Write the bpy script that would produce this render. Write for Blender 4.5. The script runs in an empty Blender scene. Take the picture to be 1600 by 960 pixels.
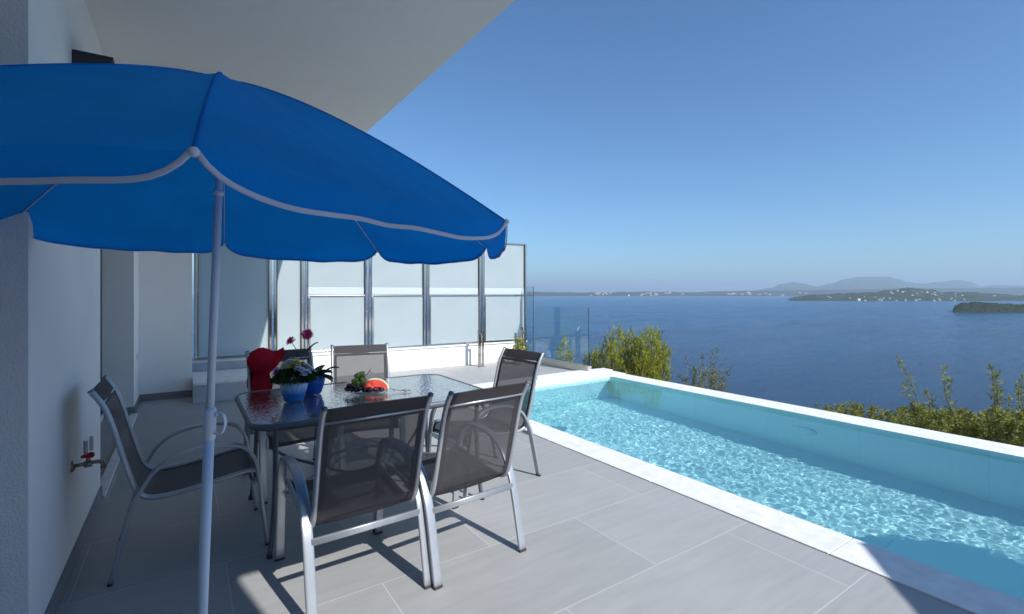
import bpy, bmesh, math, random
from mathutils import Vector, Matrix, noise
R = math.radians
PI = math.pi
random.seed(7)
S = bpy.context.scene
C = S.collection

# ------------------------------------------------------------------ camera, light, exposure
YAW = R(34)
cam_d = bpy.data.cameras.new('camera')
cam = bpy.data.objects.new('camera', cam_d); C.objects.link(cam)
cam.location = (0, 0, 1.4)
cam.rotation_euler = (R(90), 0, -YAW)
cam_d.sensor_width = 36; cam_d.lens = 757/1600*36
cam_d.shift_y = -22/1600
cam_d.clip_start = 0.02; cam_d.clip_end = 120000
S.camera = cam

SUNV = Vector((0.235, -1.19, 1.0)).normalized()       # towards the sun
EL = math.asin(SUNV.z); AZ = math.atan2(SUNV.x, SUNV.y)
w = bpy.data.worlds.new('World'); S.world = w; w.use_nodes = True
nt = w.node_tree; bg = nt.nodes['Background']
sk = nt.nodes.new('ShaderNodeTexSky'); sk.sky_type = 'NISHITA'; sk.sun_disc = False
sk.sun_elevation = EL; sk.sun_rotation = AZ
sk.air_density = 1.0; sk.dust_density = 0.5; sk.ozone_density = 2.2; sk.altitude = 60
wb = nt.nodes.new('ShaderNodeVectorMath'); wb.operation = 'MULTIPLY'; wb.inputs[1].default_value = (.53, .77, .97)   # camera white balance for the sun
nt.links.new(sk.outputs[0], wb.inputs[0]); nt.links.new(wb.outputs[0], bg.inputs[0]); bg.inputs[1].default_value = 0.09
sd = bpy.data.lights.new('sun', 'SUN'); sd.energy = 3.6; sd.angle = R(0.5); sd.color = (1.0, 0.975, 0.93)
so = bpy.data.objects.new('sun', sd); C.objects.link(so)
so.rotation_euler = SUNV.to_track_quat('Z', 'Y').to_euler()
so.location = (2, -10, 12)
sd.cycles.is_caustics_light = True
S.view_settings.view_transform = 'Standard'; S.view_settings.look = 'None'
S.view_settings.exposure = 0.8; S.view_settings.gamma = 1; S.view_settings.use_curve_mapping = False
S.render.engine = 'CYCLES'
cy = S.cycles
cy.use_denoising = True
try: cy.denoiser = 'OPENIMAGEDENOISE'
except Exception: pass
cy.max_bounces = 10; cy.diffuse_bounces = 4; cy.glossy_bounces = 4; cy.transmission_bounces = 8
cy.transparent_max_bounces = 16; cy.volume_bounces = 0
cy.sample_clamp_indirect = 4.0

# ------------------------------------------------------------------ helpers
def tag(o, label=None, cat=None, group=None, kind=None):
    if label: o['label'] = label
    if cat: o['category'] = cat
    if group: o['group'] = group
    if kind: o['kind'] = kind
    return o
def empty(name, loc=(0, 0, 0), rz=0, **k):
    o = bpy.data.objects.new(name, None); C.objects.link(o)
    o.location = loc; o.rotation_euler = (0, 0, rz); o.empty_display_size = .1
    return tag(o, **k)
def obj(name, bm, m, parent=None, smooth=False, **k):
    me = bpy.data.meshes.new(name)
    bmesh.ops.recalc_face_normals(bm, faces=bm.faces)
    bm.to_mesh(me); bm.free()
    for x in (m if isinstance(m, (list, tuple)) else [m]): me.materials.append(x)
    if smooth:
        for p in me.polygons: p.use_smooth = True
    o = bpy.data.objects.new(name, me); C.objects.link(o)
    if parent: o.parent = parent
    return tag(o, **k)
def auto(o, ang=35):
    me = o.data
    for p in me.polygons: p.use_smooth = True
    try: me.set_sharp_from_angle(angle=R(ang))
    except Exception: pass
    return o
def copy_tree(o, parent=None):
    c = o.copy(); C.objects.link(c)
    if parent: c.parent = parent
    for ch in list(o.children): copy_tree(ch, c)
    return c
def B(): return bmesh.new()
def box(bm, x0, x1, y0, y1, z0, z1, bev=0, M=None):
    r = bmesh.ops.create_cube(bm, size=1)
    vs = r['verts']
    for v in vs:
        v.co = Vector((x0+(v.co.x+.5)*(x1-x0), y0+(v.co.y+.5)*(y1-y0), z0+(v.co.z+.5)*(z1-z0)))
    if bev:
        es = list({e for v in vs for e in v.link_edges})
        r = bmesh.ops.bevel(bm, geom=es, offset=bev, segments=2, affect='EDGES', profile=.5)
        vs = list({v for f in r['faces'] for v in f.verts} | {v for v in vs if v.is_valid})
    if M is not None:
        for v in vs: v.co = M @ v.co
    return vs
def prism(bm, pts, z0, z1):
    a = [bm.verts.new((x, y, z0)) for x, y in pts]; b = [bm.verts.new((x, y, z1)) for x, y in pts]
    n = len(pts)
    bm.faces.new(a[::-1]); bm.faces.new(b)
    for i in range(n): bm.faces.new((a[i], a[(i+1) % n], b[(i+1) % n], b[i]))
def smooth_path(pts, n=6, closed=False):
    P = [Vector(p) for p in pts]; out = []
    N = len(P)
    rng = range(N) if closed else range(N-1)
    for i in rng:
        if closed: p0, p1, p2, p3 = P[i-1], P[i], P[(i+1) % N], P[(i+2) % N]
        else: p0, p1, p2, p3 = P[max(i-1, 0)], P[i], P[i+1], P[min(i+2, N-1)]
        for k in range(n):
            t = k/n
            out.append(.5*((2*p1)+(p2-p0)*t+(2*p0-5*p1+4*p2-p3)*t*t+(3*p1-p0-3*p2+p3)*t**3))
    if not closed: out.append(P[-1].copy())
    return out
def sweep(bm, pts, a, b=None, ref=None, seg=10, closed=False, caps=True, rad=None, sq=1.0):
    """elliptical tube along pts; a = half width along ref, b = half thickness"""
    if b is None: b = a
    P = [Vector(p) for p in pts]; N = len(P); rings = []
    last = None
    for i in range(N):
        if closed: t = P[(i+1) % N]-P[i-1]
        else: t = P[min(i+1, N-1)]-P[max(i-1, 0)]
        t.normalize()
        if ref is not None: u = Vector(ref)
        elif last is not None: u = last
        else: u = Vector((0, 0, 1)) if abs(t.z) < .9 else Vector((1, 0, 0))
        u = u-t*u.dot(t)
        if u.length < 1e-5: u = t.orthogonal()
        u.normalize(); last = u; v = t.cross(u)
        k = rad[i] if rad else 1
        se = lambda c: math.copysign(abs(c)**sq, c)
        rings.append([bm.verts.new(P[i]+u*(a*k*se(math.cos(2*PI*(j+.5)/seg)))+v*(b*k*se(math.sin(2*PI*(j+.5)/seg)))) for j in range(seg)])
    for i in range(N if closed else N-1):
        r0, r1 = rings[i], rings[(i+1) % N]
        for j in range(seg): bm.faces.new((r0[j], r0[(j+1) % seg], r1[(j+1) % seg], r1[j]))
    if caps and not closed:
        bm.faces.new(rings[0][::-1]); bm.faces.new(rings[-1])
def lathe(bm, prof, n=32, loc=(0, 0, 0), rf=None, M=None):
    rings = []
    L = Vector(loc)
    for i, (r, z) in enumerate(prof):
        ring = []
        for j in range(n):
            a = 2*PI*j/n
            rr, zz = rf(r, z, a, i) if rf else (r, z)
            p = Vector((rr*math.cos(a), rr*math.sin(a), zz))
            if M is not None: p = M @ p
            ring.append(bm.verts.new(p+L))
        rings.append(ring)
    for r0, r1 in zip(rings, rings[1:]):
        for j in range(n): bm.faces.new((r0[j], r0[(j+1) % n], r1[(j+1) % n], r1[j]))
    for rg, rv in ((rings[0], True), (rings[-1], False)):
        bm.faces.new(rg[::-1] if rv else rg)
def ball(bm, c, r, M=None, u=12, v=8):
    q = bmesh.ops.create_uvsphere(bm, u_segments=u, v_segments=v, radius=r)
    for x in q['verts']: x.co = (M @ x.co if M is not None else x.co)+Vector(c)
def noisy(bm, amp, sc=1, off=0):
    for v in bm.verts:
        v.co += noise.noise_vector(v.co*sc+Vector((off, off*2, 0)))*amp

# ------------------------------------------------------------------ materials
def mat(name, col=(.5, .5, .5), rough=.6, metal=0, spec=.5, var=0, vscale=3, bump=0, bscale=40, trans=0, ior=1.45, coat=0, detail=6, vs2=None):
    m = bpy.data.materials.new(name); m.use_nodes = True
    n = m.node_tree.nodes; l = m.node_tree.links; p = n['Principled BSDF']
    p.inputs['Base Color'].default_value = (*col, 1); p.inputs['Roughness'].default_value = rough
    p.inputs['Metallic'].default_value = metal; p.inputs['IOR'].default_value = ior
    p.inputs['Specular IOR Level'].default_value = spec
    p.inputs['Transmission Weight'].default_value = trans
    p.inputs['Coat Weight'].default_value = coat
    tc = n.new('ShaderNodeTexCoord')
    if var:
        t = n.new('ShaderNodeTexNoise'); t.inputs['Scale'].default_value = vscale; t.inputs['Detail'].default_value = detail
        l.new(tc.outputs['Object'], t.inputs['Vector'])
        r = n.new('ShaderNodeMapRange'); r.inputs['From Min'].default_value = .3; r.inputs['From Max'].default_value = .7
        r.inputs['To Min'].default_value = 1-var; r.inputs['To Max'].default_value = 1+var
        l.new(t.outputs['Fac'], r.inputs['Value'])
        x = n.new('ShaderNodeVectorMath'); x.operation = 'SCALE'; x.inputs[0].default_value = col
        l.new(r.outputs[0], x.inputs['Scale']); l.new(x.outputs[0], p.inputs['Base Color'])
    if bump:
        t = n.new('ShaderNodeTexNoise'); t.inputs['Scale'].default_value = bscale; t.inputs['Detail'].default_value = 4
        l.new(tc.outputs['Object'], t.inputs['Vector'])
        b = n.new('ShaderNodeBump'); b.inputs['Strength'].default_value = bump; b.inputs['Distance'].default_value = .01
        l.new(t.outputs['Fac'], b.inputs['Height']); l.new(b.outputs[0], p.inputs['Normal'])
    return m
M = {}
M['plaster'] = mat('white_plaster', (.86, .83, .79), .9, spec=.2, var=.05, vscale=1.1, bump=.5, bscale=130)
M['soffit'] = mat('soffit_plaster', (.82, .79, .75), .95, spec=.15, var=.03, vscale=.8, bump=.4, bscale=110)
M['parapet'] = mat('white_parapet_paint', (.82, .82, .81), .8, spec=.2, var=.03, bump=.15, bscale=80)
M['coping'] = mat('white_stone_coping', (.72, .72, .71), .75, spec=.3, var=.09, vscale=11, bump=.3, bscale=150)
M['marble'] = mat('grey_marble', (.48, .49, .52), .5, var=.12, vscale=4, bump=.1)
M['skirt'] = mat('skirting_tile', (.2, .2, .21), .6, var=.08, vscale=6)
M['steel'] = mat('polished_steel', (.50, .46, .43), .10, metal=1, var=.04, vscale=6)
M['alu'] = mat('beige_aluminium', (.56, .52, .46), .4, metal=.6)
M['dframe'] = mat('dark_aluminium', (.05, .05, .06), .4, metal=.5)
M['cframe'] = mat('grey_powder_coat', (.40, .42, .45), .36, metal=.55, var=.04, vscale=25, bump=.06, bscale=500)
M['tframe'] = mat('grey_table_frame', (.13, .14, .16), .4, metal=.3)
M['rubber'] = mat('black_rubber', (.03, .03, .035), .7)
M['white_plastic'] = mat('white_plastic', (.72, .74, .8), .35)
M['pole'] = mat('white_lacquered_pole', (.66, .72, .82), .3)
M['brass'] = mat('worn_brass', (.35, .30, .24), .35, metal=1, var=.2, vscale=60)
M['redp'] = mat('red_enamel', (.42, .01, .015), .35)
M['tag'] = mat('clear_film', (.7, .72, .75), .2)
M['green'] = mat('leaf_green', (.035, .075, .02), .55, var=.35, vscale=30)
M['leaf_big'] = mat('broad_leaf', (.03, .08, .02), .5, var=.3, vscale=20)
M['stem'] = mat('stem_green', (.06, .12, .03), .6)
M['bark'] = mat('bark', (.12, .09, .06), .9, var=.3, vscale=20)
M['purple'] = mat('purple_petal', (.46, .30, .62), .6, var=.25, vscale=60)
M['yellow'] = mat('yellow_petal', (.7, .62, .16), .6, var=.2, vscale=60)
M['white_petal'] = mat('white_petal', (.7, .7, .75), .6)
M['magenta'] = mat('magenta_petal', (.6, .02, .14), .55, var=.25, vscale=60)
M['soil'] = mat('potting_soil', (.03, .02, .015), .9)
M['grape'] = mat('green_grape', (.30, .38, .07), .3, var=.2, vscale=30, coat=.2)
M['cherry'] = mat('dark_cherry', (.035, .004, .006), .18, coat=.4)
M['flesh'] = mat('melon_flesh', (.75, .09, .07), .45, var=.15, vscale=60)
M['rindw'] = mat('melon_white_rind', (.7, .74, .5), .5)
M['rind'] = mat('melon_green_rind', (.18, .28, .05), .4, var=.4, vscale=25)
M['tile_roof'] = mat('terracotta', (.3, .13, .08), .9)
M['house'] = mat('white_render', (.6, .57, .52), .8)
M['hatred'] = mat('red_cotton', (.40, .006, .022), .85, spec=.2, var=.12, vscale=14, bump=.3, bscale=250)
M['rock'] = mat('rock', (.28, .24, .18), .9, var=.2, vscale=.05)

def thin_glass(name, tint, gloss_rough=0.0, ior=1.5, bump=0, bscale=40, boost=1.0, satin=0):
    m = bpy.data.materials.new(name); m.use_nodes = True
    n = m.node_tree.nodes; l = m.node_tree.links; n.clear()
    o = n.new('ShaderNodeOutputMaterial'); t = n.new('ShaderNodeBsdfTransparent'); g = n.new('ShaderNodeBsdfGlossy')
    t.inputs[0].default_value = (*tint, 1); g.inputs['Roughness'].default_value = gloss_rough
    f = n.new('ShaderNodeLayerWeight'); f.inputs['Blend'].default_value = .5; x = n.new('ShaderNodeMixShader')
    pw_ = n.new('ShaderNodeMath'); pw_.operation = 'POWER'; pw_.inputs[1].default_value = 4.5; l.new(f.outputs['Facing'], pw_.inputs[0])
    f0 = ((ior-1)/(ior+1))**2
    k = n.new('ShaderNodeMath'); k.operation = 'MULTIPLY_ADD'; k.inputs[1].default_value = (1-f0)*boost; k.inputs[2].default_value = f0*boost; k.use_clamp = True
    l.new(pw_.outputs[0], k.inputs[0])
    l.new(k.outputs[0], x.inputs[0]); l.new(t.outputs[0], x.inputs[1]); l.new(g.outputs[0], x.inputs[2]); l.new(x.outputs[0], o.inputs[0])
    if satin:
        df = n.new('ShaderNodeBsdfDiffuse'); df.inputs[0].default_value = (.48, .56, .58, 1); ms = n.new('ShaderNodeMixShader'); ms.inputs[0].default_value = satin
        tl = n.new('ShaderNodeBsdfTranslucent'); tl.inputs[0].default_value = (.5, .58, .6, 1); m2 = n.new('ShaderNodeMixShader'); m2.inputs[0].default_value = .4
        l.new(df.outputs[0], m2.inputs[1]); l.new(tl.outputs[0], m2.inputs[2])
        l.new(t.outputs[0], ms.inputs[1]); l.new(m2.outputs[0], ms.inputs[2]); l.new(ms.outputs[0], x.inputs[1])
    if bump:
        tc = n.new('ShaderNodeTexCoord'); q = n.new('ShaderNodeTexVoronoi'); q.inputs['Scale'].default_value = bscale
        q.feature = 'SMOOTH_F1'
        q2 = n.new('ShaderNodeTexNoise'); q2.inputs['Scale'].default_value = bscale*.8
        ad = n.new('ShaderNodeMath'); ad.operation = 'ADD'
        b = n.new('ShaderNodeBump'); b.inputs['Strength'].default_value = bump; b.inputs['Distance'].default_value = .004
        l.new(tc.outputs['Object'], q.inputs['Vector']); l.new(tc.outputs['Object'], q2.inputs['Vector'])
        l.new(q.outputs['Distance'], ad.inputs[0]); l.new(q2.outputs['Fac'], ad.inputs[1])
        l.new(ad.outputs[0], b.inputs['Height'])
        l.new(b.outputs[0], g.inputs['Normal']); l.new(b.outputs[0], f.inputs['Normal'])
    return m
M['clear'] = thin_glass('clear_glass', (.84, .93, .94), 0, 1.5)
M['ctable'] = thin_glass('hammered_glass', (.56, .66, .68), .03, 1.5, bump=.30, bscale=60, boost=2.2, satin=.38)
M['plate'] = thin_glass('plate_glass', (.85, .88, .9), .02, 1.5)
M['doorglass'] = mat('door_glass', (.02, .025, .03), .03, spec=.8)

def frosted():
    m = bpy.data.materials.new('frosted_glass'); m.use_nodes = True
    n = m.node_tree.nodes; l = m.node_tree.links; n.clear()
    o = n.new('ShaderNodeOutputMaterial'); d = n.new('ShaderNodeBsdfDiffuse'); t = n.new('ShaderNodeBsdfTranslucent')
    g = n.new('ShaderNodeBsdfGlossy'); g.inputs['Roughness'].default_value = .12
    t.inputs[0].default_value = (.90, .95, .95, 1)
    tc = n.new('ShaderNodeTexCoord'); q = n.new('ShaderNodeTexNoise'); q.inputs['Scale'].default_value = 1.7; q.inputs['Detail'].default_value = 6; l.new(tc.outputs['Object'], q.inputs['Vector'])
    cr = n.new('ShaderNodeValToRGB'); cr.color_ramp.elements[0].position = .3; cr.color_ramp.elements[1].position = .7
    cr.color_ramp.elements[0].color = (.66, .76, .78, 1); cr.color_ramp.elements[1].color = (.76, .85, .86, 1); l.new(q.outputs['Fac'], cr.inputs[0]); l.new(cr.outputs[0], d.inputs[0])
    a = n.new('ShaderNodeMixShader'); a.inputs[0].default_value = .64
    b = n.new('ShaderNodeMixShader'); f = n.new('ShaderNodeFresnel'); f.inputs['IOR'].default_value = 1.45
    l.new(d.outputs[0], a.inputs[1]); l.new(t.outputs[0], a.inputs[2])
    l.new(f.outputs[0], b.inputs[0]); l.new(a.outputs[0], b.inputs[1]); l.new(g.outputs[0], b.inputs[2]); l.new(b.outputs[0], o.inputs[0])
    return m
M['frost'] = frosted()
M['painted_reflection'] = mat('painted_reflection_pale', (.46, .52, .53), .7)  # pale colour painting a bright reflection onto the upper panes

def fabric(name, col, tcol, tr=.35, see=0.0, weave=900, bump=.2, var=.1, vscale=6, see_scale=None):
    m = bpy.data.materials.new(name); m.use_nodes = True
    n = m.node_tree.nodes; l = m.node_tree.links; n.clear()
    o = n.new('ShaderNodeOutputMaterial'); d = n.new('ShaderNodeBsdfPrincipled'); t = n.new('ShaderNodeBsdfTranslucent')
    d.inputs['Roughness'].default_value = .75; d.inputs['Specular IOR Level'].default_value = .25
    tc = n.new('ShaderNodeTexCoord'); q = n.new('ShaderNodeTexNoise'); q.inputs['Scale'].default_value = vscale; q.inputs['Detail'].default_value = 8
    mp = n.new('ShaderNodeMapping'); mp.inputs['Scale'].default_value = (1, 1, 1)
    l.new(tc.outputs['Object'], mp.inputs[0]); l.new(mp.outputs[0], q.inputs['Vector'])
    r = n.new('ShaderNodeMapRange'); r.inputs['From Min'].default_value = .3; r.inputs['From Max'].default_value = .7
    r.inputs['To Min'].default_value = 1-var; r.inputs['To Max'].default_value = 1+var; l.new(q.outputs['Fac'], r.inputs[0])
    for c, s in ((col, d.inputs['Base Color']), (tcol, t.inputs[0])):
        x = n.new('ShaderNodeVectorMath'); x.operation = 'SCALE'; x.inputs[0].default_value = c
        l.new(r.outputs[0], x.inputs['Scale']); l.new(x.outputs[0], s)
    w2 = n.new('ShaderNodeTexNoise'); w2.inputs['Scale'].default_value = weave
    l.new(tc.outputs['Object'], w2.inputs['Vector'])
    q3 = n.new('ShaderNodeTexNoise'); q3.inputs['Scale'].default_value = 14; q3.inputs['Detail'].default_value = 3
    l.new(tc.outputs['Object'], q3.inputs['Vector'])
    ad = n.new('ShaderNodeMath'); ad.operation = 'MULTIPLY_ADD'; ad.inputs[1].default_value = .15
    l.new(w2.outputs['Fac'], ad.inputs[0]); l.new(q3.outputs['Fac'], ad.inputs[2])
    b = n.new('ShaderNodeBump'); b.inputs['Strength'].default_value = bump; b.inputs['Distance'].default_value = .01
    l.new(ad.outputs[0], b.inputs['Height']); l.new(b.outputs[0], d.inputs['Normal'])
    a = n.new('ShaderNodeMixShader'); a.inputs[0].default_value = tr
    l.new(d.outputs[0], a.inputs[1]); l.new(t.outputs[0], a.inputs[2])
    if see:
        tp = n.new('ShaderNodeBsdfTransparent'); c2 = n.new('ShaderNodeMixShader'); c2.inputs[0].default_value = see
        l.new(a.outputs[0], c2.inputs[1]); l.new(tp.outputs[0], c2.inputs[2]); l.new(c2.outputs[0], o.inputs[0])
    else: l.new(a.outputs[0], o.inputs[0])
    return m
M['canopy'] = fabric('blue_parasol_cloth', (.002, .30, .84), (.002, .35, .90), .42, weave=420, bump=.65, var=.08, vscale=3)
M['trim'] = fabric('white_binding', (.68, .70, .84), (.6, .62, .75), .15, bump=.3)
M['sling'] = fabric('charcoal_sling_mesh', (.066, .062, .068), (.09, .09, .095), .13, see=.15, weave=700, bump=.08, var=.06)
M['sling_band'] = fabric('charcoal_sling_hem', (.05, .045, .05), (.05, .05, .05), .05, see=0, weave=700, bump=.05, var=.05)

def tiles(name, col, grout, bw, rh, ox, oy, mortar=.004, off=.5, rough=.55, var=.06, streak=True, bumpm=.2, plane='XY'):
    m = bpy.data.materials.new(name); m.use_nodes = True
    n = m.node_tree.nodes; l = m.node_tree.links; p = n['Principled BSDF']
    p.inputs['Roughness'].default_value = rough; p.inputs['Specular IOR Level'].default_value = .4
    tc = n.new('ShaderNodeTexCoord'); mp = n.new('ShaderNodeMapping'); mp.inputs['Location'].default_value = (-ox, -oy, 0)
    src = tc.outputs['Object']
    if plane != 'XY':
        sp = n.new('ShaderNodeSeparateXYZ'); cb = n.new('ShaderNodeCombineXYZ'); l.new(src, sp.inputs[0])
        l.new(sp.outputs['Y' if plane == 'YZ' else 'X'], cb.inputs[0]); l.new(sp.outputs['Z'], cb.inputs[1]); src = cb.outputs[0]
    l.new(src, mp.inputs[0])
    b = n.new('ShaderNodeTexBrick'); b.offset = off; b.offset_frequency = 2
    b.inputs['Scale'].default_value = 1; b.inputs['Brick Width'].default_value = bw; b.inputs['Row Height'].default_value = rh
    b.inputs['Mortar Size'].default_value = mortar; b.inputs['Mortar Smooth'].default_value = .1; b.inputs['Bias'].default_value = 0
    b.inputs['Color1'].default_value = (.47, .47, .47, 1); b.inputs['Color2'].default_value = (.53, .53, .53, 1)
    l.new(mp.outputs[0], b.inputs['Vector'])
    st = n.new('ShaderNodeMapping'); st.inputs['Scale'].default_value = (1.2, 9, 1); st.inputs['Rotation'].default_value = (0, 0, R(12))
    l.new(tc.outputs['Object'], st.inputs[0])
    q = n.new('ShaderNodeTexNoise'); q.inputs['Scale'].default_value = 2.2; q.inputs['Detail'].default_value = 9; q.inputs['Roughness'].default_value = .65
    l.new(st.outputs[0], q.inputs['Vector'])
    r = n.new('ShaderNodeMapRange'); r.inputs['From Min'].default_value = .3; r.inputs['From Max'].default_value = .7
    r.inputs['To Min'].default_value = 1-var; r.inputs['To Max'].default_value = 1+var; l.new(q.outputs['Fac'], r.inputs[0])
    q2 = n.new('ShaderNodeTexNoise'); q2.inputs['Scale'].default_value = 1.1; q2.inputs['Detail'].default_value = 3
    l.new(tc.outputs['Object'], q2.inputs['Vector'])
    r2 = n.new('ShaderNodeMapRange'); r2.inputs['From Min'].default_value = .3; r2.inputs['From Max'].default_value = .7
    r2.inputs['To Min'].default_value = 1-var*.6; r2.inputs['To Max'].default_value = 1+var*.6; l.new(q2.outputs['Fac'], r2.inputs[0])
    mm = n.new('ShaderNodeMath'); mm.operation = 'MULTIPLY'; l.new(r.outputs[0], mm.inputs[0]); l.new(r2.outputs[0], mm.inputs[1])
    x = n.new('ShaderNodeVectorMath'); x.operation = 'MULTIPLY'; x.inputs[1].default_value = tuple(c*2 for c in col); l.new(b.outputs['Color'], x.inputs[0])
    y = n.new('ShaderNodeVectorMath'); y.operation = 'SCALE'; l.new(x.outputs[0], y.inputs[0]); l.new(mm.outputs[0], y.inputs['Scale'])
    z = n.new('ShaderNodeMix'); z.data_type = 'RGBA'; l.new(b.outputs['Fac'], z.inputs['Factor']); l.new(y.outputs[0], z.inputs[6])
    z.inputs[7].default_value = (*grout, 1); l.new(z.outputs[2], p.inputs['Base Color'])
    bp = n.new('ShaderNodeBump'); bp.inputs['Strength'].default_value = bumpm; bp.inputs['Distance'].default_value = .002
    iv = n.new('ShaderNodeMath'); iv.operation = 'MULTIPLY_ADD'; iv.inputs[1].default_value = -1; l.new(b.outputs['Fac'], iv.inputs[0])
    l.new(q.outputs['Fac'], iv.inputs[2])
    l.new(iv.outputs[0], bp.inputs['Height']); l.new(bp.outputs[0], p.inputs['Normal'])
    return m
M['deck'] = tiles('porcelain_deck_tile', (.350, .352, .350), (.47, .47, .47), 1.225, .637, .175, 1.65-.637*10, mortar=.0032, off=.5, var=.065)
M['basin'] = tiles('pool_tile', (.56, .93, .93), (.42, .80, .82), 1.2, .9, .3, -.3, mortar=.004, off=0, rough=.4, var=.02)
M['basin_wall'] = tiles('pool_wall_tile', (.56, .93, .93), (.42, .80, .82), 1.0, 1.6, .2, -1.5, mortar=.004, off=0, rough=.4, var=.02, plane='YZ')

# ------------------------------------------------------------------ setting: deck, water, terrain, sea
SEA = -60.0
WL = -0.035                    # pool water level
PX0, PX1, PY1 = 3.13, 5.93, 5.84
PY0 = -1.2
def sheet(name, x0, x1, y0, y1, z0, z1, m, **k):
    bm = B(); box(bm, x0, x1, y0, y1, z0, z1); return obj(name, bm, m, **k)
bm = B()
prism(bm, [(-6, -9), (6.33, -9), (6.33, PY0-.302), (2.85, PY0-.302), (2.85, 6.02), (2.85, 6.34), (5.9, 6.5), (5.9, 8.30), (-6, 8.9)], -.25, 0)
deck = obj('deck', bm, M['deck'], kind='structure')
# hillside ground: one mesh, falls from the terrace to the shore
bm = B()
nx, ny = 70, 70
vs = []
for i in range(nx+1):
    row = []
    t = i/nx; x = -60+(t**1.0)*(260)
    for j in range(ny+1):
        y = -150+j/ny*330
        if x < 7: z = -2.0
        else: z = -2.0-(x-7)*.62
        z -= max(0, y-12)*.42
        z = max(z, SEA-4)
        n = noise.noise(Vector((x*.06, y*.06, 0)))
        z += n*1.2*min(1, max(0, (x-9)/10)+max(0, (y-14)/10))
        row.append(bm.verts.new((x, y, z)))
    vs.append(row)
for i in range(nx):
    for j in range(ny): bm.faces.new((vs[i][j], vs[i+1][j], vs[i+1][j+1], vs[i][j+1]))
M['ground'] = mat('dry_hillside', (.07, .075, .035), .95, var=.4, vscale=.8)
obj('ground', bm, M['ground'], kind='structure', smooth=True)

# sea
def sea_mat():
    m = bpy.data.materials.new('sea_water'); m.use_nodes = True
    n = m.node_tree.nodes; l = m.node_tree.links; p = n['Principled BSDF']
    p.inputs['IOR'].default_value = 1.33
    tc = n.new('ShaderNodeTexCoord')
    big = n.new('ShaderNodeTexNoise'); big.inputs['Scale'].default_value = .004; big.inputs['Detail'].default_value = 5
    mp = n.new('ShaderNodeMapping'); mp.inputs['Rotation'].default_value = (0, 0, R(34)); mp.inputs['Scale'].default_value = (.35, 1.6, 1)
    l.new(tc.outputs['Object'], mp.inputs[0]); l.new(mp.outputs[0], big.inputs['Vector'])
    cr = n.new('ShaderNodeValToRGB'); cr.color_ramp.elements[0].position = .35; cr.color_ramp.elements[1].position = .68
    cr.color_ramp.elements[0].color = (.003, .060, .18, 1); cr.color_ramp.elements[1].color = (.006, .100, .25, 1)
    l.new(big.outputs['Fac'], cr.inputs[0]); l.new(cr.outputs[0], p.inputs['Base Color'])
    a = n.new('ShaderNodeTexNoise'); a.inputs['Scale'].default_value = .16; a.inputs['Detail'].default_value = 8; a.inputs['Roughness'].default_value = .68
    mp2 = n.new('ShaderNodeMapping'); mp2.inputs['Rotation'].default_value = (0, 0, R(20)); mp2.inputs['Scale'].default_value = (.6, 1.5, 1)
    l.new(tc.outputs['Object'], mp2.inputs[0]); l.new(mp2.outputs[0], a.inputs['Vector'])
    a2 = n.new('ShaderNodeTexNoise'); a2.inputs['Scale'].default_value = .022; a2.inputs['Detail'].default_value = 10; a2.inputs['Roughness'].default_value = .8
    mp3 = n.new('ShaderNodeMapping'); mp3.inputs['Rotation'].default_value = (0, 0, R(28)); mp3.inputs['Scale'].default_value = (.5, 1.3, 1)
    l.new(tc.outputs['Object'], mp3.inputs[0]); l.new(mp3.outputs[0], a2.inputs['Vector'])
    sm = n.new('ShaderNodeMath'); sm.operation = 'MULTIPLY_ADD'; sm.inputs[1].default_value = 2.2; l.new(a2.outputs['Fac'], sm.inputs[0]); l.new(a.outputs['Fac'], sm.inputs[2])
    b = n.new('ShaderNodeBump'); b.inputs['Strength'].default_value = 1; b.inputs['Distance'].default_value = 5
    l.new(sm.outputs[0], b.inputs['Height']); l.new(b.outputs[0], p.inputs['Normal'])
    rr = n.new('ShaderNodeMapRange'); rr.inputs['To Min'].default_value = .05; rr.inputs['To Max'].default_value = .30
    l.new(a2.outputs['Fac'], rr.inputs[0]); rr.inputs['From Min'].default_value = .3; rr.inputs['From Max'].default_value = .7; l.new(rr.outputs[0], p.inputs['Roughness'])
    return m
bm = B()
ring_r = [0, 300, 1500, 6000, 20000, 44000]; prev = None
for r in ring_r[1:]:
    ring = [bm.verts.new((r*math.cos(2*PI*j/48), r*math.sin(2*PI*j/48), SEA)) for j in range(48)]
    if prev is None: bm.faces.new(ring)
    else:
        for j in range(48): bm.faces.new((prev[j], ring[j], ring[(j+1) % 48], prev[(j+1) % 48]))
    prev = ring
obj('sea', bm, sea_mat(), kind='structure')

# pool: basin walls and floor, coping, infinity rim
pool = empty('swimming_pool', (4.5, 0, 0), label='long turquoise infinity pool with pale stone edging beside the tiled terrace', cat='swimming pool')
def P(o): o.location = (-4.5, 0, 0); return o          # children modelled in world coordinates
DZ = -1.38
bm = B()
v = [bm.verts.new(p) for p in ((PX0, PY0, DZ), (PX1, PY0, DZ), (PX1, PY1, DZ), (PX0, PY1, DZ))]
bm.faces.new(v); b1 = P(obj('basin_floor', bm, M['basin'], pool))
def bwall(p0, p1, m):
    bm = B(); z1 = -.002
    v = [bm.verts.new(q) for q in ((*p0, DZ), (*p1, DZ), (*p1, z1), (*p0, z1))]
    bm.faces.new(v); o = P(obj('basin_wall', bm, m, pool)); o.cycles.is_caustics_receiver = True; return o
M['basin_wall2'] = tiles('pool_end_tile', (.56, .93, .93), (.42, .80, .82), 1.0, 1.6, .2, -1.5, mortar=.004, off=0, rough=.4, var=.02, plane='XZ')
bwall((PX1, PY0), (PX1, PY1), M['basin_wall']); bwall((PX0, PY0), (PX0, PY1), M['basin_wall'])
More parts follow.
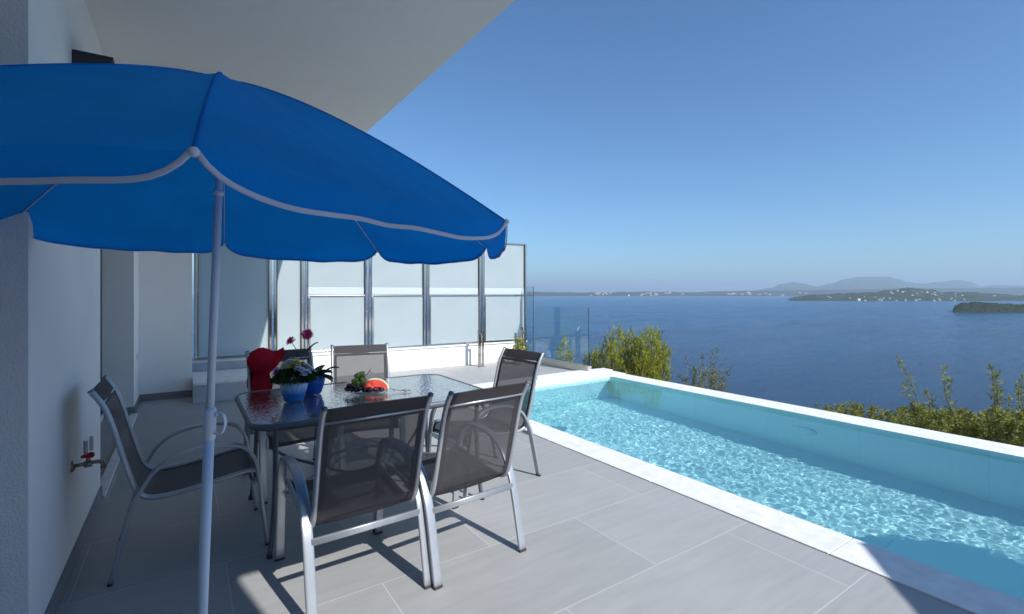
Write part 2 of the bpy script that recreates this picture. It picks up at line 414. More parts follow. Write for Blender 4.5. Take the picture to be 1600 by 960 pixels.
bwall((PX0, PY1), (PX1, PY1), M['basin_wall2']); bwall((PX0, PY0), (PX1, PY0), M['basin_wall2'])
b1.cycles.is_caustics_receiver = True
# coping stones: near strip cut into slabs by fine joints, end strip, outer rim
bm = B(); y = PY0
while y < 5.8:
    y2 = min(y+1.2, 5.838); box(bm, 2.853, 3.15, y+.002, y2-.002, -.06, .008, .004); y = y2
box(bm, 3.15, 3.16, PY0, 5.838, -.12, -.01)
P(obj('coping', bm, M['coping'], pool))
bm = B(); prism(bm, [(2.853, 5.842), (5.93, 5.842), (6.33, 5.86), (6.36, 6.42), (6.05, 6.47), (2.853, 6.30)], -.2, .008)
prism(bm, [(2.9, 5.96), (5.6, 6.10), (6.30, 6.14), (6.32, 6.38), (5.6, 6.44), (2.9, 6.27)], .008, .035)
P(obj('end_coping', bm, M['coping'], pool))
bm = B(); y = PY0
while y < 5.8:
    y2 = min(y+2.0, 5.838); box(bm, PX1+.002, 6.33, y+.0015, y2-.0015, -.05, -.004, .003); y = y2
box(bm, 2.853, 6.33, PY0-.30, PY0-.002, -.2, .008, .004); P(obj('outer_rim', bm, M['coping'], pool))
bm = B(); box(bm, PX1+.05, 6.28, -9, 5.84, -2.6, -.26); P(obj('outer_wall', bm, M['parapet'], pool))
for (x, y, rz) in ((4.15, 5.05, 0),):
    bm = B(); lathe(bm, [(0.11, 0), (.11, .010), (.09, .014), (.05, .016), (.002, .016)], 28, (x, y, DZ+.001)); P(obj('drain_cover', bm, M['basin'], pool, smooth=True))
bm = B(); lathe(bm, [(0.14, 0), (.14, .015), (.11, .03), (.04, .035), (.002, .035)], 28, (PX1-.001, 2.75, -.62), M=Matrix.Rotation(R(-90), 3, 'Y')); P(obj('reflection_smear_disc', bm, M['basin'], pool, smooth=True))  # added raised disc, stands in for a smear of reflected light on the wall

# pool water: a dense real ripple surface
def water_mat():
    m = bpy.data.materials.new('pool_water'); m.use_nodes = True
    n = m.node_tree.nodes; l = m.node_tree.links; p = n['Principled BSDF']
    p.inputs['Base Color'].default_value = (.86, .985, .995, 1); p.inputs['Roughness'].default_value = 0
    p.inputs['Transmission Weight'].default_value = 1; p.inputs['IOR'].default_value = 1.33
    return m
bm = B()
STEP = .0125
xs = int((PX1-PX0)/STEP)+1; ys = int((PY1-PY0)/STEP)+1
def wave(x, y):
    v = Vector((x, y, 0))
    h = .00085*noise.noise(v*15)+.0005*noise.noise(v*29+Vector((9, 3, 1)))+.0020*noise.noise(v*3+Vector((4, 4, 4)))
    return h
grid = []
for j in range(ys+1):
    y = PY1-(j/ys)*(PY1-PY0)
    grid.append([bm.verts.new((PX0+(PX1-PX0)*i/xs, y, WL+wave(PX0+(PX1-PX0)*i/xs, y))) for i in range(xs+1)])
for j in range(ys):
    for i in range(xs): bm.faces.new((grid[j][i], grid[j+1][i], grid[j+1][i+1], grid[j][i+1]))
water = obj('pool_water', bm, water_mat(), kind='structure', smooth=True)
if water.data.polygons[0].normal.z < 0: water.data.flip_normals()
water.cycles.is_caustics_caster = True

# ------------------------------------------------------------------ house: walls, roof, recess, door
XW = -.48
villa = empty('villa', (XW, 3, 0), label='white plastered villa wall with a recessed door and a flat overhanging roof on the left', cat='house')
def V(o): o.location = (-XW, -3, 0); return o
ZC = 3.09
bm = B(); box(bm, -7, XW, 2.48, 4.31, 0, ZC); V(obj('wall', bm, M['plaster'], villa))
bm = B(); prism(bm, [(-7, 7.06), (-.49, 7.06), (-.49, 7.85), (.076, 7.85), (.076, 8.2), (-7, 8.2)], 0, ZC); V(obj('wall', bm, M['plaster'], villa))
bm = B(); box(bm, -7, .95, -7, -1.0, 0, ZC); V(obj('wall', bm, M['plaster'], villa))
bm = B(); box(bm, -7, -.86, 4.312, 7.058, 0, ZC); V(obj('wall', bm, M['plaster'], villa))
bm = B(); box(bm, -.858, XW-.002, 4.312, 7.058, 2.62, ZC-.002); V(obj('lintel', bm, M['plaster'], villa))
bm = B(); prism(bm, [(-7, -7), (.95, -7), (.95, -.95), (1.58, -.95), (1.58, 9.6), (-7, 9.6)], ZC+.001, ZC+.28)
V(obj('roof', bm, M['soffit'], villa))
bm = B(); box(bm, XW+.0, XW+.012, 2.468, 4.31, 0, .085); box(bm, -7, XW, 2.468, 2.48, 0, .085); V(obj('skirting', bm, M['skirt'], villa))
bm = B(); box(bm, -.49, .076, 7.838, 7.85, 0, .09); box(bm, -.49, -.478, 7.06, 7.838, 0, .09); box(bm, -.77, -.478, 7.048, 7.06, 0, .09)
V(obj('skirting', bm, M['skirt'], villa))
bm = B(); box(bm, -.52, -.455, 4.3, 7.04, 0, .018, .003); V(obj('threshold', bm, M['coping'], villa))
bm = B(); box(bm, -.86, -.755, 4.312, 7.046, 0, .05, .004); V(obj('door_sill', bm, M['coping'], villa))
door = V(empty('patio_door')); door.parent = villa
bm = B()
for y0 in (4.32, 5.2, 6.1, 6.96): box(bm, -.82, -.77, y0, y0+.08, .052, 2.6)
box(bm, -.822, -.772, 4.32, 7.04, 2.55, 2.618); box(bm, -.822, -.772, 4.32, 7.04, .051, .12)
obj('frame', bm, M['dframe'], door)
bm = B(); box(bm, -.802, -.794, 4.39, 6.97, .12, 2.56); obj('pane', bm, M['doorglass'], door)

lamp = empty('wall_louvre', (XW, 3.3, 2.5), label='dark slatted outlet box high on the white wall above the parasol', cat='wall vent')
bm = B(); box(bm, .001, .16, 0, .02, .0, .13, .003); box(bm, .001, .16, .42, .44, 0, .13, .003); box(bm, .001, .015, .02, .42, 0, .13); box(bm, .001, .165, 0, .44, .13, .145, .003)
obj('housing', bm, M['dframe'], lamp)
bm = B()
for k in range(4): box(bm, .03+k*.032, .045+k*.032, .022, .418, .02, .11)
obj('slats', bm, M['rubber'], lamp)

ws = empty('wall_socket', (-.478, 7.45, .62), label='small white socket plate on the narrow wall edge past the recess', cat='wall socket')
bm = B(); box(bm, -.001, .012, -.042, .042, -.042, .042, .004); obj('plate', bm, M['white_plastic'], ws)
bm = B(); box(bm, .0125, .018, -.03, .03, -.03, .03, .003); obj('flap', bm, M['white_plastic'], ws)

# tap on the wall
tap = empty('wall_tap', (XW, 3.3, .516), label='old brass tap with a red lever on the white wall behind the left chair', cat='tap')
bm = B()
lathe(bm, [(.028, 0), (.03, .004), (.022, .012), (.012, .014)], 20, M=Matrix.Rotation(R(90), 3, 'Y'))
sweep(bm, [(.01, 0, 0), (.055, 0, .003)], .0095, seg=12)
lathe(bm, [(.014, -.012), (.017, -.01), (.017, .016), (.014, .02)], 6, (.06, 0, 0), M=Matrix.Rotation(R(90), 3, 'Y'))
sweep(bm, smooth_path([(.06, 0, .003), (.085, 0, .006), (.11, 0, .004), (.122, 0, -.008), (.124, 0, -.028)], 5), .0095, seg=12)
lathe(bm, [(.0125, 0), (.0125, -.008), (.010, -.009)], 12, (.124, 0, -.022))
lathe(bm, [(.008, 0), (.010, .015), (.007, .028)], 10, (.064, 0, .008))
obj('body', bm, M['brass'], tap, smooth=True)
bm = B(); box(bm, .035, .09, -.011, .011, .034, .05, .006); ball(bm, (.075, 0, .045), .016); obj('handle', bm, M['redp'], tap, smooth=True)
tg = empty('hanging_tag', (XW+.045, 3.31, .565), rz=0, label='clear plastic tag standing over the tap lever on the wall', cat='tag')
bm = B(); box(bm, -.002, .018, 0, .002, .0, .07); box(bm, .022, .038, .004, .006, .015, .09); obj('tag_sheet', bm, M['tag'], tg)
bm = B(); sweep(bm, [(.006, -.001, -.02), (.004, -.001, .06)], .0012, seg=6); obj('string', bm, M['rubber'], tg)

# ------------------------------------------------------------------ far parapet and privacy screens
def sy(x): return 8.62-.055*x
pw = empty('parapet_wall', (3, 8.4, 0), label='low white parapet wall carrying the frosted glass screens', cat='wall')
def PWo(o): o.location = (-3, -8.4, 0); return o
bm = B(); prism(bm, [(1.52, 8.40), (5.93, 8.27), (5.93, 8.62), (1.52, 8.85)], 0, .375); PWo(obj('wall', bm, M['parapet'], pw))
bm = B(); prism(bm, [(.085, 8.44), (1.517, 8.40), (1.517, 8.85), (.085, 8.85)], 0, .375); PWo(obj('marble_facing', bm, M['marble'], pw))
bm = B(); prism(bm, [(1.50, 8.375), (5.95, 8.243), (5.95, 8.64), (1.50, 8.87)], .377, .40); prism(bm, [(.085, 8.41), (1.497, 8.37), (1.497, 8.87), (.085, 8.87)], .377, .40)
PWo(obj('cap', bm, M['coping'], pw))
st = empty('marble_step', (.8, 7.8, 0), label='grey marble step block at the foot of the far wall', cat='step')
bm = B(); box(bm, -.72, .72, -.48, .57, 0, .225, .004); obj('block', bm, M['marble'], st)
bm = B(); box(bm, -.72, .74, -.51, .57, .226, .256, .005); obj('tread', bm, M['coping'], st)

def post(bm, x, w_, z0, z1, dy=0, d=.04):
    y = sy(x)+dy; box(bm, x-w_/2, x+w_/2, y-d/2, y+d/2, z0, z1, .004)
Z0, Z1, ZM = .402, 2.43, 1.35
def screen(x0, x1, two, label, dy=0, z1=Z1):
    t = empty('privacy_screen', ((x0+x1)/2, sy((x0+x1)/2), Z0), label=label, cat='glass screen', group='privacy screens along the far parapet')
    L = Vector(t.location); hw = (x1-x0)/2
    ang = math.atan(-.055); t.rotation_euler = (0, 0, ang)
    Lz = z1-Z0
    for s in (-1, 1):
        bm = B(); box(bm, hw-.022 if s > 0 else -hw-.018, hw+.018 if s > 0 else -hw+.022, -.03, .03, .0, Lz, .005); pst = obj('post', bm, M['steel'], t)
        bm = B(); box(bm, s*(hw-.031)-.004, s*(hw-.031)+.004, -.02, .02, .036, Lz-.031); obj('gasket', bm, M['rubber'], pst)
    bm = B(); box(bm, -hw+.023, hw-.023, -.018, .018, 0, .035, .003); obj('bottom_rail', bm, M['steel'], t)
    bm = B(); box(bm, -hw+.023, hw-.023, -.018, .018, Lz-.03, Lz, .003); obj('top_rail', bm, M['steel'], t)
    if two:
        bm = B(); box(bm, -hw+.023, hw-.023, -.024, .024, ZM-Z0-.016, ZM-Z0+.012, .003); obj('middle_rail', bm, M['steel'], t)
        bm = B(); box(bm, -hw+.07, hw-.03, -.012, -.004, .036, ZM-Z0-.017); obj('lower_pane', bm, M['frost'], t)
        bm = B(); box(bm, -hw+.03, -hw+.066, -.022, .018, .036, ZM-Z0-.017, .003); obj('stile', bm, M['steel'], t)
        bm = B(); box(bm, -hw+.024, hw-.024, .002, .010, ZM-Z0+.013, Lz-.031); up = obj('upper_pane', bm, M['frost'], t)
        bm = B(); box(bm, -hw+.036, hw-.036, -.001, .0005, ZM-Z0+.03, ZM-Z0+.15); obj('reflection_band', bm, M['painted_reflection'], up)  # strip across the pane stands in for a reflected bright band
    else:
        bm = B(); box(bm, -hw+.024, hw-.024, .002, .010, .036, Lz-.031); obj('pane', bm, M['frost'], t)
    return t
screen(.125, 1.13, False, 'tall single frosted glass panel in roof shade, nearest the villa wall')
screen(1.19, 1.60, False, 'narrow frosted glass panel between the shaded panel and the split panels')
screen(1.65, 2.63, True, 'frosted split glass screen directly behind the pale empty chair, first of the split ones')
screen(2.69, 3.70, True, 'frosted split glass screen, second of the four split ones from the villa')
screen(3.76, 4.86, True, 'frosted split glass screen left of the short steel posts')
screen(4.92, 5.93, True, 'frosted split glass screen at the sea end, beside the clear fence')

# steel bracket posts on the far deck
def bracket(x, y, rz, label):
    t = empty('steel_bracket', (x, y, 0), rz, label=label, cat='bracket post', group='steel bracket posts on the far deck')
    bm = B(); box(bm, -.035, .025, -.02, .02, .012, .70, .005); obj('tall_post', bm, M['steel'], t)
    bm = B(); box(bm, .05, .09, -.02, .02, .012, .60, .005); obj('short_post', bm, M['steel'], t)
    bm = B(); box(bm, -.05, .11, -.04, .04, 0, .011, .003); obj('foot_plate', bm, M['steel'], t)
    bm = B(); sweep(bm, [(-.01, -.021, .66), (.07, -.021, .57)], .016, .012, seg=8); obj('link', bm, M['steel'], t)
bracket(4.62, 7.95, 0, 'short pair of steel posts standing on the deck before the white parapet')
bracket(5.72, 8.12, R(-60), 'short steel bracket at the corner of the last screen and clear fence')

# clear glass fence towards the sea
def fence(y0, y1, z1, label, z0=.10):
    t = empty('glass_fence_panel', (5.87, (y0+y1)/2, 0), label=label, cat='glass fence', group='clear fence panels facing the sea')
    h = (y1-y0)/2
    bm = B(); box(bm, -.006, .006, -h, h, z0, z1, .002); p = obj('pane', bm, M['clear'], t)
    bm = B(); box(bm, -.0062, .0062, -h-.004, -h-.0005, z0, z1); obj('edge', bm, M['dframe'], p)
    bm = B(); box(bm, -.045, -.008, -h-.02, h, 0, .115, .006); box(bm, .008, .045, -h-.02, h, 0, .115, .006); box(bm, -.0455, .0455, -h-.028, -h-.021, 0, .116, .002)
    obj('channel', bm, M['alu'], t)
fence(6.30, 7.86, 1.14, 'lower clear glass fence panel ending at the pool corner')
fence(7.93, 8.22, 1.53, 'taller clear glass fence panel behind the lower one by the screens')

# ------------------------------------------------------------------ table
TX0, TX1, TY0, TY1, TZ = .27, 1.77, 2.76, 3.80, .72
tcx, tcy = (TX0+TX1)/2, (TY0+TY1)/2
table = empty('patio_table', (tcx, tcy, 0), label='rectangular patio table with rippled glass top and grey rounded frame', cat='table')
hx, hy = (TX1-TX0)/2, (TY1-TY0)/2
def rrect(hx, hy, r, z, n=8, inset=0):
    out = []
    hx -= inset; hy -= inset; r = max(.01, r-inset)
    for cx, cy_, a0 in ((hx-r, hy-r, 0), (-hx+r, hy-r, 90), (-hx+r, -hy+r, 180), (hx-r, -hy+r, 270)):
        for k in range(n+1):
            a = R(a0+90*k/n); out.append(Vector((cx+r*math.cos(a), cy_+r*math.sin(a), z)))
    return out
bm = B(); sweep(bm, rrect(hx, hy, .14, TZ-.018, inset=.013), .018, .013, ref=(0, 0, 1), seg=14, closed=True); obj('frame', bm, M['tframe'], table, smooth=True)
bm = B(); bm.faces.new([bm.verts.new((p.x, p.y, TZ-.004)) for p in rrect(hx, hy, .14, 0, inset=.014)]); obj('glass_top', bm, M['ctable'], table)
for sx in (-1, 1):
    for s2 in (-1, 1):
        bm = B()
        x = sx*(hx-.13); yy = s2*(hy-.10)
        sweep(bm, smooth_path([(x, yy, TZ-.03), (x, yy, .45), (x+sx*.01, yy+s2*.005, .2), (x+sx*.03, yy+s2*.02, .008)], 4), .020, .013, ref=(0, 1, 0), seg=10)
        lg = obj('leg', bm, M['tframe'], table, smooth=True)
        bm = B(); sweep(bm, [(x+sx*.031, yy+s2*.021, 0), (x+sx*.029, yy+s2*.019, .02)], .0215, .0145, ref=(0, 1, 0), seg=10); obj('foot_cap', bm, M['rubber'], lg)
bm = B()
for s2 in (-1, 1): sweep(bm, [(-hx+.13, s2*(hy-.10), TZ-.05), (hx-.13, s2*(hy-.10), TZ-.05)], .012, seg=8)
for sx in (-1, 1): sweep(bm, [(sx*(hx-.13), -hy+.10, TZ-.05), (sx*(hx-.13), hy-.10, TZ-.05)], .012, seg=8)
obj('apron', bm, M['tframe'], table, smooth=True)
bm = B()
for sx in (-1, 1): sweep(bm, smooth_path([(sx*(hx-.14), -hy+.12, .40), (sx*(hx-.3), -hy*.5, .30), (sx*.30, 0, .28), (sx*(hx-.3), hy*.5, .30), (sx*(hx-.14), hy-.12, .40)], 6), .010, seg=8)
sweep(bm, smooth_path([(.26*math.cos(R(a)), .26*math.sin(R(a)), .28) for a in range(0, 360, 30)], 3, closed=True), .010, seg=8, closed=True)
obj('scroll_brace', bm, M['tframe'], table, smooth=True)

# ------------------------------------------------------------------ chairs
RAIL = [(.30, .345), (.295, .40), (.25, .418), (.10, .395), (-.06, .372), (-.18, .372), (-.235, .41), (-.268, .50), (-.305, .64), (-.338, .77), (-.370, .86), (-.412, .93)]
LOOP = [(.34, 0), (.318, .20), (.298, .38), (.275, .49), (.215, .565), (.10, .590), (-.05, .575), (-.16, .515), (-.225, .415), (-.268, .30), (-.34, 0)]
def make_chair():
    t = empty('sling_chair')
    for s in (-1, 1):
        bm = B(); sweep(bm, smooth_path([(s*.236, y, z) for y, z in RAIL], 5), .0125, seg=12)
        lo = obj('side_rail', bm, M['cframe'], t, smooth=True)
        bm = B(); y, z = RAIL[-1]; sweep(bm, [(s*.236, y, z), (s*.236, y-.004, z+.006)], .0128, seg=12); obj('end_cap', bm, M['tframe'], lo, smooth=True)
        bm = B(); pts = []
        for p in smooth_path([(s*.262, y, z) for y, z in LOOP], 5): pts.append(p)
        sweep(bm, pts, .0225, .0095, ref=(1, 0, 0), seg=20, sq=.45)
        lg = obj('leg_frame', bm, M['cframe'], t, smooth=True)
        for yy, dy in ((.34, -.002), (-.34, .003)):
            bm = B(); sweep(bm, [(s*.262, yy, 0), (s*.262, yy+dy, .012)], .0232, .0105, ref=(1, 0, 0), seg=20, sq=.45); obj('foot_cap', bm, M['rubber'], lg)
    prof = smooth_path([(0, y, z) for y, z in RAIL], 5)
    bm = B(); rows = []
    n = 10
    for k, p in enumerate(prof):
        row = []
        for i in range(n+1):
            u = -1+2*i/n
            sag = .010*(1-u*u)
            tt = (prof[min(k+1, len(prof)-1)]-prof[max(k-1, 0)]).normalized(); nn = Vector((0, tt.z, -tt.y))   # outwards (down/back)
            if nn.z > 0 and p.y > -.2: nn = -nn
            row.append(bm.verts.new(Vector((u*.236, p.y, p.z))+nn*(-sag*0+sag)*(.4 if p.y < -.25 else 1)))
        rows.append(row)
    for a, b in zip(rows, rows[1:]):
        for i in range(n): bm.faces.new((a[i], a[i+1], b[i+1], b[i]))
    sl = obj('sling', bm, M['sling'], t, smooth=True)
    # hem bands: folded cloth at both rails and the top
    bm = B()
    for s in (-1, 1):
        rr2 = []
        for p in prof: rr2.append([bm.verts.new((s*.222, p.y-.001, p.z-.0)), bm.verts.new((s*.200, p.y-.002, p.z-.0015))])
        for a, b in zip(rr2, rr2[1:]): bm.faces.new((a[0], a[1], b[1], b[0]))
    tp = prof[-7:]
    rr2 = [[bm.verts.new((x, p.y-.004, p.z-.001)) for x in (-.2, .2)] for p in tp]
    for a, b in zip(rr2, rr2[1:]): bm.faces.new((a[0], a[1], b[1], b[0]))
    obj('hem', bm, M['sling_band'], sl, smooth=True)
    bm = B(); sweep(bm, [(-.25, -.262, .335), (.25, -.262, .335)], .016, .008, ref=(0, 0, 1), seg=16, sq=.5); obj('rear_stretcher', bm, M['cframe'], t, smooth=True)
    bm = B(); sweep(bm, [(-.236, -.374, .862), (.236, -.374, .862)], .0065, seg=10); obj('top_bar', bm, M['cframe'], t, smooth=True)
    bm = B(); sweep(bm, [(-.25, .27, .355), (.25, .27, .355)], .010, seg=10); obj('front_stretcher', bm, M['cframe'], t, smooth=True)
    return t
CH = [((.685, 2.46), 2, 'grey sling chair seen from behind in front, left of the two facing the table'),
      ((1.225, 2.46), 5, 'grey sling chair seen from behind in front, right of the two, beside the pool'),
      ((.04, 3.27), -90, 'dark sling chair seen from its side at the left table end by the tap wall'),
      ((1.88, 3.19), 96, 'sling chair at the right table end, nearest the pool water'),
      ((1.22, 3.98), 168, 'sunlit pale grey sling chair on the far side behind the fruit plate'),
      ((.67, 3.94), 184, 'dark sling chair behind the flowers, with the red hat hung on it')]
c0 = make_chair(); chairs = []
for i, ((x, y), a, lab) in enumerate(CH):
    o = c0 if i == 0 else copy_tree(c0)
    o.location = (x, y, 0); o.rotation_euler = (0, 0, R(a)); tag(o, lab, 'chair', 'sling chairs around the patio table'); chairs.append(o)

# ------------------------------------------------------------------ parasol
def parasol(base, n, L, Rr, rot, apex, label, group=None):
    n = Vector(n).normalized()
    t = empty('parasol', base, label=label, cat='parasol', group=group)
    q = Vector((0, 0, 1)).rotation_difference(n); t.rotation_mode = 'QUATERNION'; t.rotation_quaternion = q
    NV, NU = 20, 40
    def rib(v): return Rr*v, L+apex*(1-v**1.38)
    def surf(k, u, v):
        a0 = rot+k*PI/4; a1 = a0+PI/4; r, z = rib(v)
        p = Vector((r*math.cos(a0), r*math.sin(a0), 0)).lerp(Vector((r*math.cos(a1), r*math.sin(a1), 0)), u)
        s = math.sin(PI*u)
        p *= 1+.012*s*v
        p.z = z-.020*s*math.sin(PI*v*.8)+s*(.009*v*noise.noise(Vector((u*7, v*1.3, k*5.3)))+.004*noise.noise(Vector((u*3, v*5, k*2.1+9))))+.0012*v**6*s**.5*math.sin(u*23+k)
        return p
    def hem(k, u, w_):
        e = 1-abs(2*u-1)**9
        p = surf(k, u, 1); d = p.copy(); d.z = 0; d.normalize()
        jit = .002*noise.noise(Vector((k*3.1+u*5, 1.7, 0)))
        return p+Vector((0, 0, -(.056*e+jit*e)*w_))+d*(.010*e*math.sin(PI*w_*.5)-.004*e*w_*w_)
    bm = B()
    for k in range(8):
        rows = []
        for j in range(NV+1):
            v = max(j/NV, .02)
            rows.append([bm.verts.new(surf(k, i/NU, v)) for i in range(NU+1)])
        for w_ in (.33, .66, 1): rows.append([bm.verts.new(hem(k, i/NU, w_)) for i in range(NU+1)])
        for a, b in zip(rows, rows[1:]):
            for i in range(NU): bm.faces.new((a[i], a[i+1], b[i+1], b[i]))
    bmesh.ops.remove_doubles(bm, verts=bm.verts, dist=.0004)
    can = obj('canopy', bm, M['canopy'], t); auto(can, 28)
    bm = B()
    for k in range(8):
        lo = []; hi = []
        for i in range(NU+1):
            p = hem(k, i/NU, 1); d = Vector((p.x, p.y, 0)).normalized()
            lo.append((p+d*.003-Vector((0, 0, .003)))); hi.append(p+d*.0035+Vector((0, 0, .009)))
        mid = [(a+b)/2 for a, b in zip(lo, hi)]
        sweep(bm, mid, .0050, .0016, ref=(0, 0, 1), seg=8)
    obj('white_trim', bm, M['trim'], can, smooth=True)
    bm = B()
    for k in range(8):
        a = rot+k*PI/4
        pts = [Vector((rib(v)[0]*math.cos(a), rib(v)[0]*math.sin(a), rib(v)[1]+.0015)) for v in [x/14 for x in range(1, 15)]]
        sweep(bm, pts, .004, .0012, ref=Vector((-math.sin(a), math.cos(a), 0)), seg=6)
    obj('seam', bm, M['canopy'], can, smooth=True)
    for k in range(8):
        a = rot+k*PI/4; ca, sa = math.cos(a), math.sin(a)
        bm = B()
        pts = [Vector((rib(v)[0]*ca, rib(v)[0]*sa, rib(v)[1]-.004)) for v in [.03+.97*x/14 for x in range(15)]]
        sweep(bm, pts, .0022, seg=6)
        rb = obj('rib', bm, M['pole'], t, smooth=True)
        bm = B(); ball(bm, (Rr*1.002*ca, Rr*1.002*sa, L-.002), .0078); obj('tip', bm, M['white_plastic'], rb, smooth=True)
    bm = B(); sweep(bm, [(0, 0, .95), (0, 0, L+apex-.005)], .0118, seg=20); obj('upper_pole', bm, M['pole'], t, smooth=True)
    bm = B(); sweep(bm, [(0, 0, .06), (0, 0, 1.0)], .0152, seg=20); obj('lower_pole', bm, M['pole'], t, smooth=True)
    bm = B(); lathe(bm, [(.0155, .935), (.0185, .94), (.0185, 1.02), (.0165, 1.035), (.0122, 1.037)], 24)
    cl = obj('clamp', bm, M['white_plastic'], t, smooth=True)
    bm = B(); vx, vy = math.cos(-YAW), math.sin(-YAW)
    lp = smooth_path([(vx*.018, vy*.018, .955), (vx*.040, vy*.040, .958), (vx*.050, vy*.050, .985), (vx*.045, vy*.045, 1.012), (vx*.028, vy*.028, 1.022), (vx*.019, vy*.019, 1.010)], 4)
    sweep(bm, lp, .0075, .0028, ref=Vector((vy, -vx, 0)), seg=10)
    ball(bm, (vx*.04, vy*.04, 1.012), .006)
    obj('wing_knob', bm, M['white_plastic'], cl, smooth=True)
    bm = B(); lathe(bm, [(.0120, L+.085), (.0145, L+.087), (.0150, L+.093), (.0145, L+.099), (.0120, L+.101)], 20); obj('runner', bm, M['white_plastic'], t, smooth=True)
    bm = B(); lathe(bm, [(.03, L+apex-.008), (.025, L+apex+.001), (.008, L+apex+.004), (.004, L+apex+.006)], 16); obj('finial', bm, M['canopy'], t, smooth=True)
    bm = B(); lathe(bm, [(.23, .0), (.235, .02), (.21, .05), (.05, .075), (.03, .10), (.028, .30), (.0155, .302)], 32); obj('base', bm, M['white_plastic'], t, smooth=True)
    return t
nn = Vector((.032, -.0204, 1)).normalized()
cc = Vector((.0845, 1.80, 1.625)); Lp = cc.z/nn.z
# octagon in the tilted frame
parasol(cc-nn*Lp, nn, Lp, .955, -1.648, .452, 'big blue beach parasol with white scalloped trim in the foreground')

# a second parasol stands behind the photographer; its shadow falls on the pool end of the coping
parasol((4.15, -3.0, 0), (0, .04, 1), 2.2, 1.62, R(19.5), .55, 'large blue beach parasol behind the camera, shading the near pool corner')
ld = empty('pool_ladder', (5.0, PY0-.06, 0), rz=R(180), label='steel pool ladder handrail at the near end of the pool', cat='pool ladder')

# ------------------------------------------------------------------ placing things by direction and distance
FV = Vector((math.sin(YAW), math.cos(YAW), 0)); RV = Vector((math.cos(YAW), -math.sin(YAW), 0))
def at(px, D, z=None, py=None):
    p = FV*D+RV*((px-800)/757*D)
    p.z = z if z is not None else 1.4+(458-py)/757*D
    return p

# ------------------------------------------------------------------ far land
def land(name, prof, D0, D1, m, amp, nsc, rows=24, cols=160, rise=.75, pw_=1.0, seed=0, **k):
    """prof: (px, y of crest in the photo, y of shore) along the coast; a real sloping relief between D0 and D1"""
    def crest(px):
        for (a, ya), (b, yb) in zip(prof, prof[1:]):
            if a <= px <= b:
                t = (px-a)/(b-a); t = t*t*(3-2*t); return ya+(yb-ya)*t
        return prof[-1][1] if px > prof[-1][0] else prof[0][1]
    def zat(px, t):
        D = D0+(D1-D0)*t
        zc = 1.4+(458-crest(px))/757*(D0+(D1-D0)*rise)
        s = min(1, t/rise); s = s**pw_; s = s if t <= rise else 1-(t-rise)/(1-rise)*.9
        z = SEA-2+(zc-SEA+2)*s
        q = at(px, D, 0)*nsc+Vector((seed, seed, 0))
        z += amp*s**.4*(noise.noise(q)+.5*noise.noise(q*2.1)+.35*noise.noise(q*4.3)) if s > 0 else 0
        return z
    bm = B(); g = []
    for j in range(rows+1):
        t = j/rows; r = []
        for i in range(cols+1):
            px = prof[0][0]+(prof[-1][0]-prof[0][0])*i/cols
            D = D0+(D1-D0)*t+(D1-D0)*.05*noise.noise(Vector((px*.013, t*2, seed)))
            r.append(bm.verts.new(at(px, D, zat(px, t))))
        g.append(r)
    for a, b in zip(g, g[1:]):
        for i in range(cols): bm.faces.new((a[i], a[i+1], b[i+1], b[i]))
    o = obj(name, bm, m, smooth=False, kind='structure', **k)
    return zat
M['scrub'] = mat('wooded_land', (.030, .045, .018), .95, spec=.1, var=.55, vscale=.012)
M['wood'] = mat('pine_wood', (.022, .032, .012), .95, spec=.1, var=.5, vscale=.06)
M['mount'] = mat('far_mountain', (.05, .065, .03), .95, spec=.1, var=.2, vscale=.0008)
land('mountains', [(1120, 459), (1170, 455), (1205, 450), (1222, 443.5), (1240, 441), (1256, 444), (1275, 447.5), (1300, 443.5), (1322, 436), (1346, 431.5), (1365, 432.6), (1388, 432.2), (1400, 435), (1420, 441.5), (1440, 443.5), (1465, 441.5), (1498, 437.8), (1515, 440.5), (1533, 447), (1552, 444.8), (1575, 446), (1640, 446.5), (1760, 442)], 14000, 20000, M['mount'], 40, .0007, rows=16, cols=260, seed=3)
z_coast = land('far_coast', [(780, 457.8), (835, 455.6), (880, 456.6), (930, 456.8), (990, 455.6), (1040, 455.8), (1075, 456.6), (1120, 455.0), (1180, 454), (1230, 453.5), (1300, 452.5), (1420, 450), (1600, 449), (1760, 449)], 9500, 12500, M['scrub'], 9, .003, rows=10, cols=260, seed=8)
z_pen = land('peninsula', [(1232, 467.2), (1250, 463.5), (1275, 460.5), (1320, 459.5), (1360, 457), (1390, 453.5), (1425, 449.5), (1450, 452.5), (1475, 457), (1510, 456.5), (1550, 459), (1600, 462), (1700, 460), (1760, 458)], 3700, 5000, M['scrub'], 11, .012, rows=40, cols=320, rise=.6, seed=5)
land('headland', [(1489, 484), (1493, 477.5), (1503, 473.5), (1530, 472.5), (1560, 474.5), (1600, 476.5), (1700, 474), (1760, 473)], 1500, 1800, M['wood'], 5, .06, rows=50, cols=300, rise=.35, pw_=.45, seed=11)

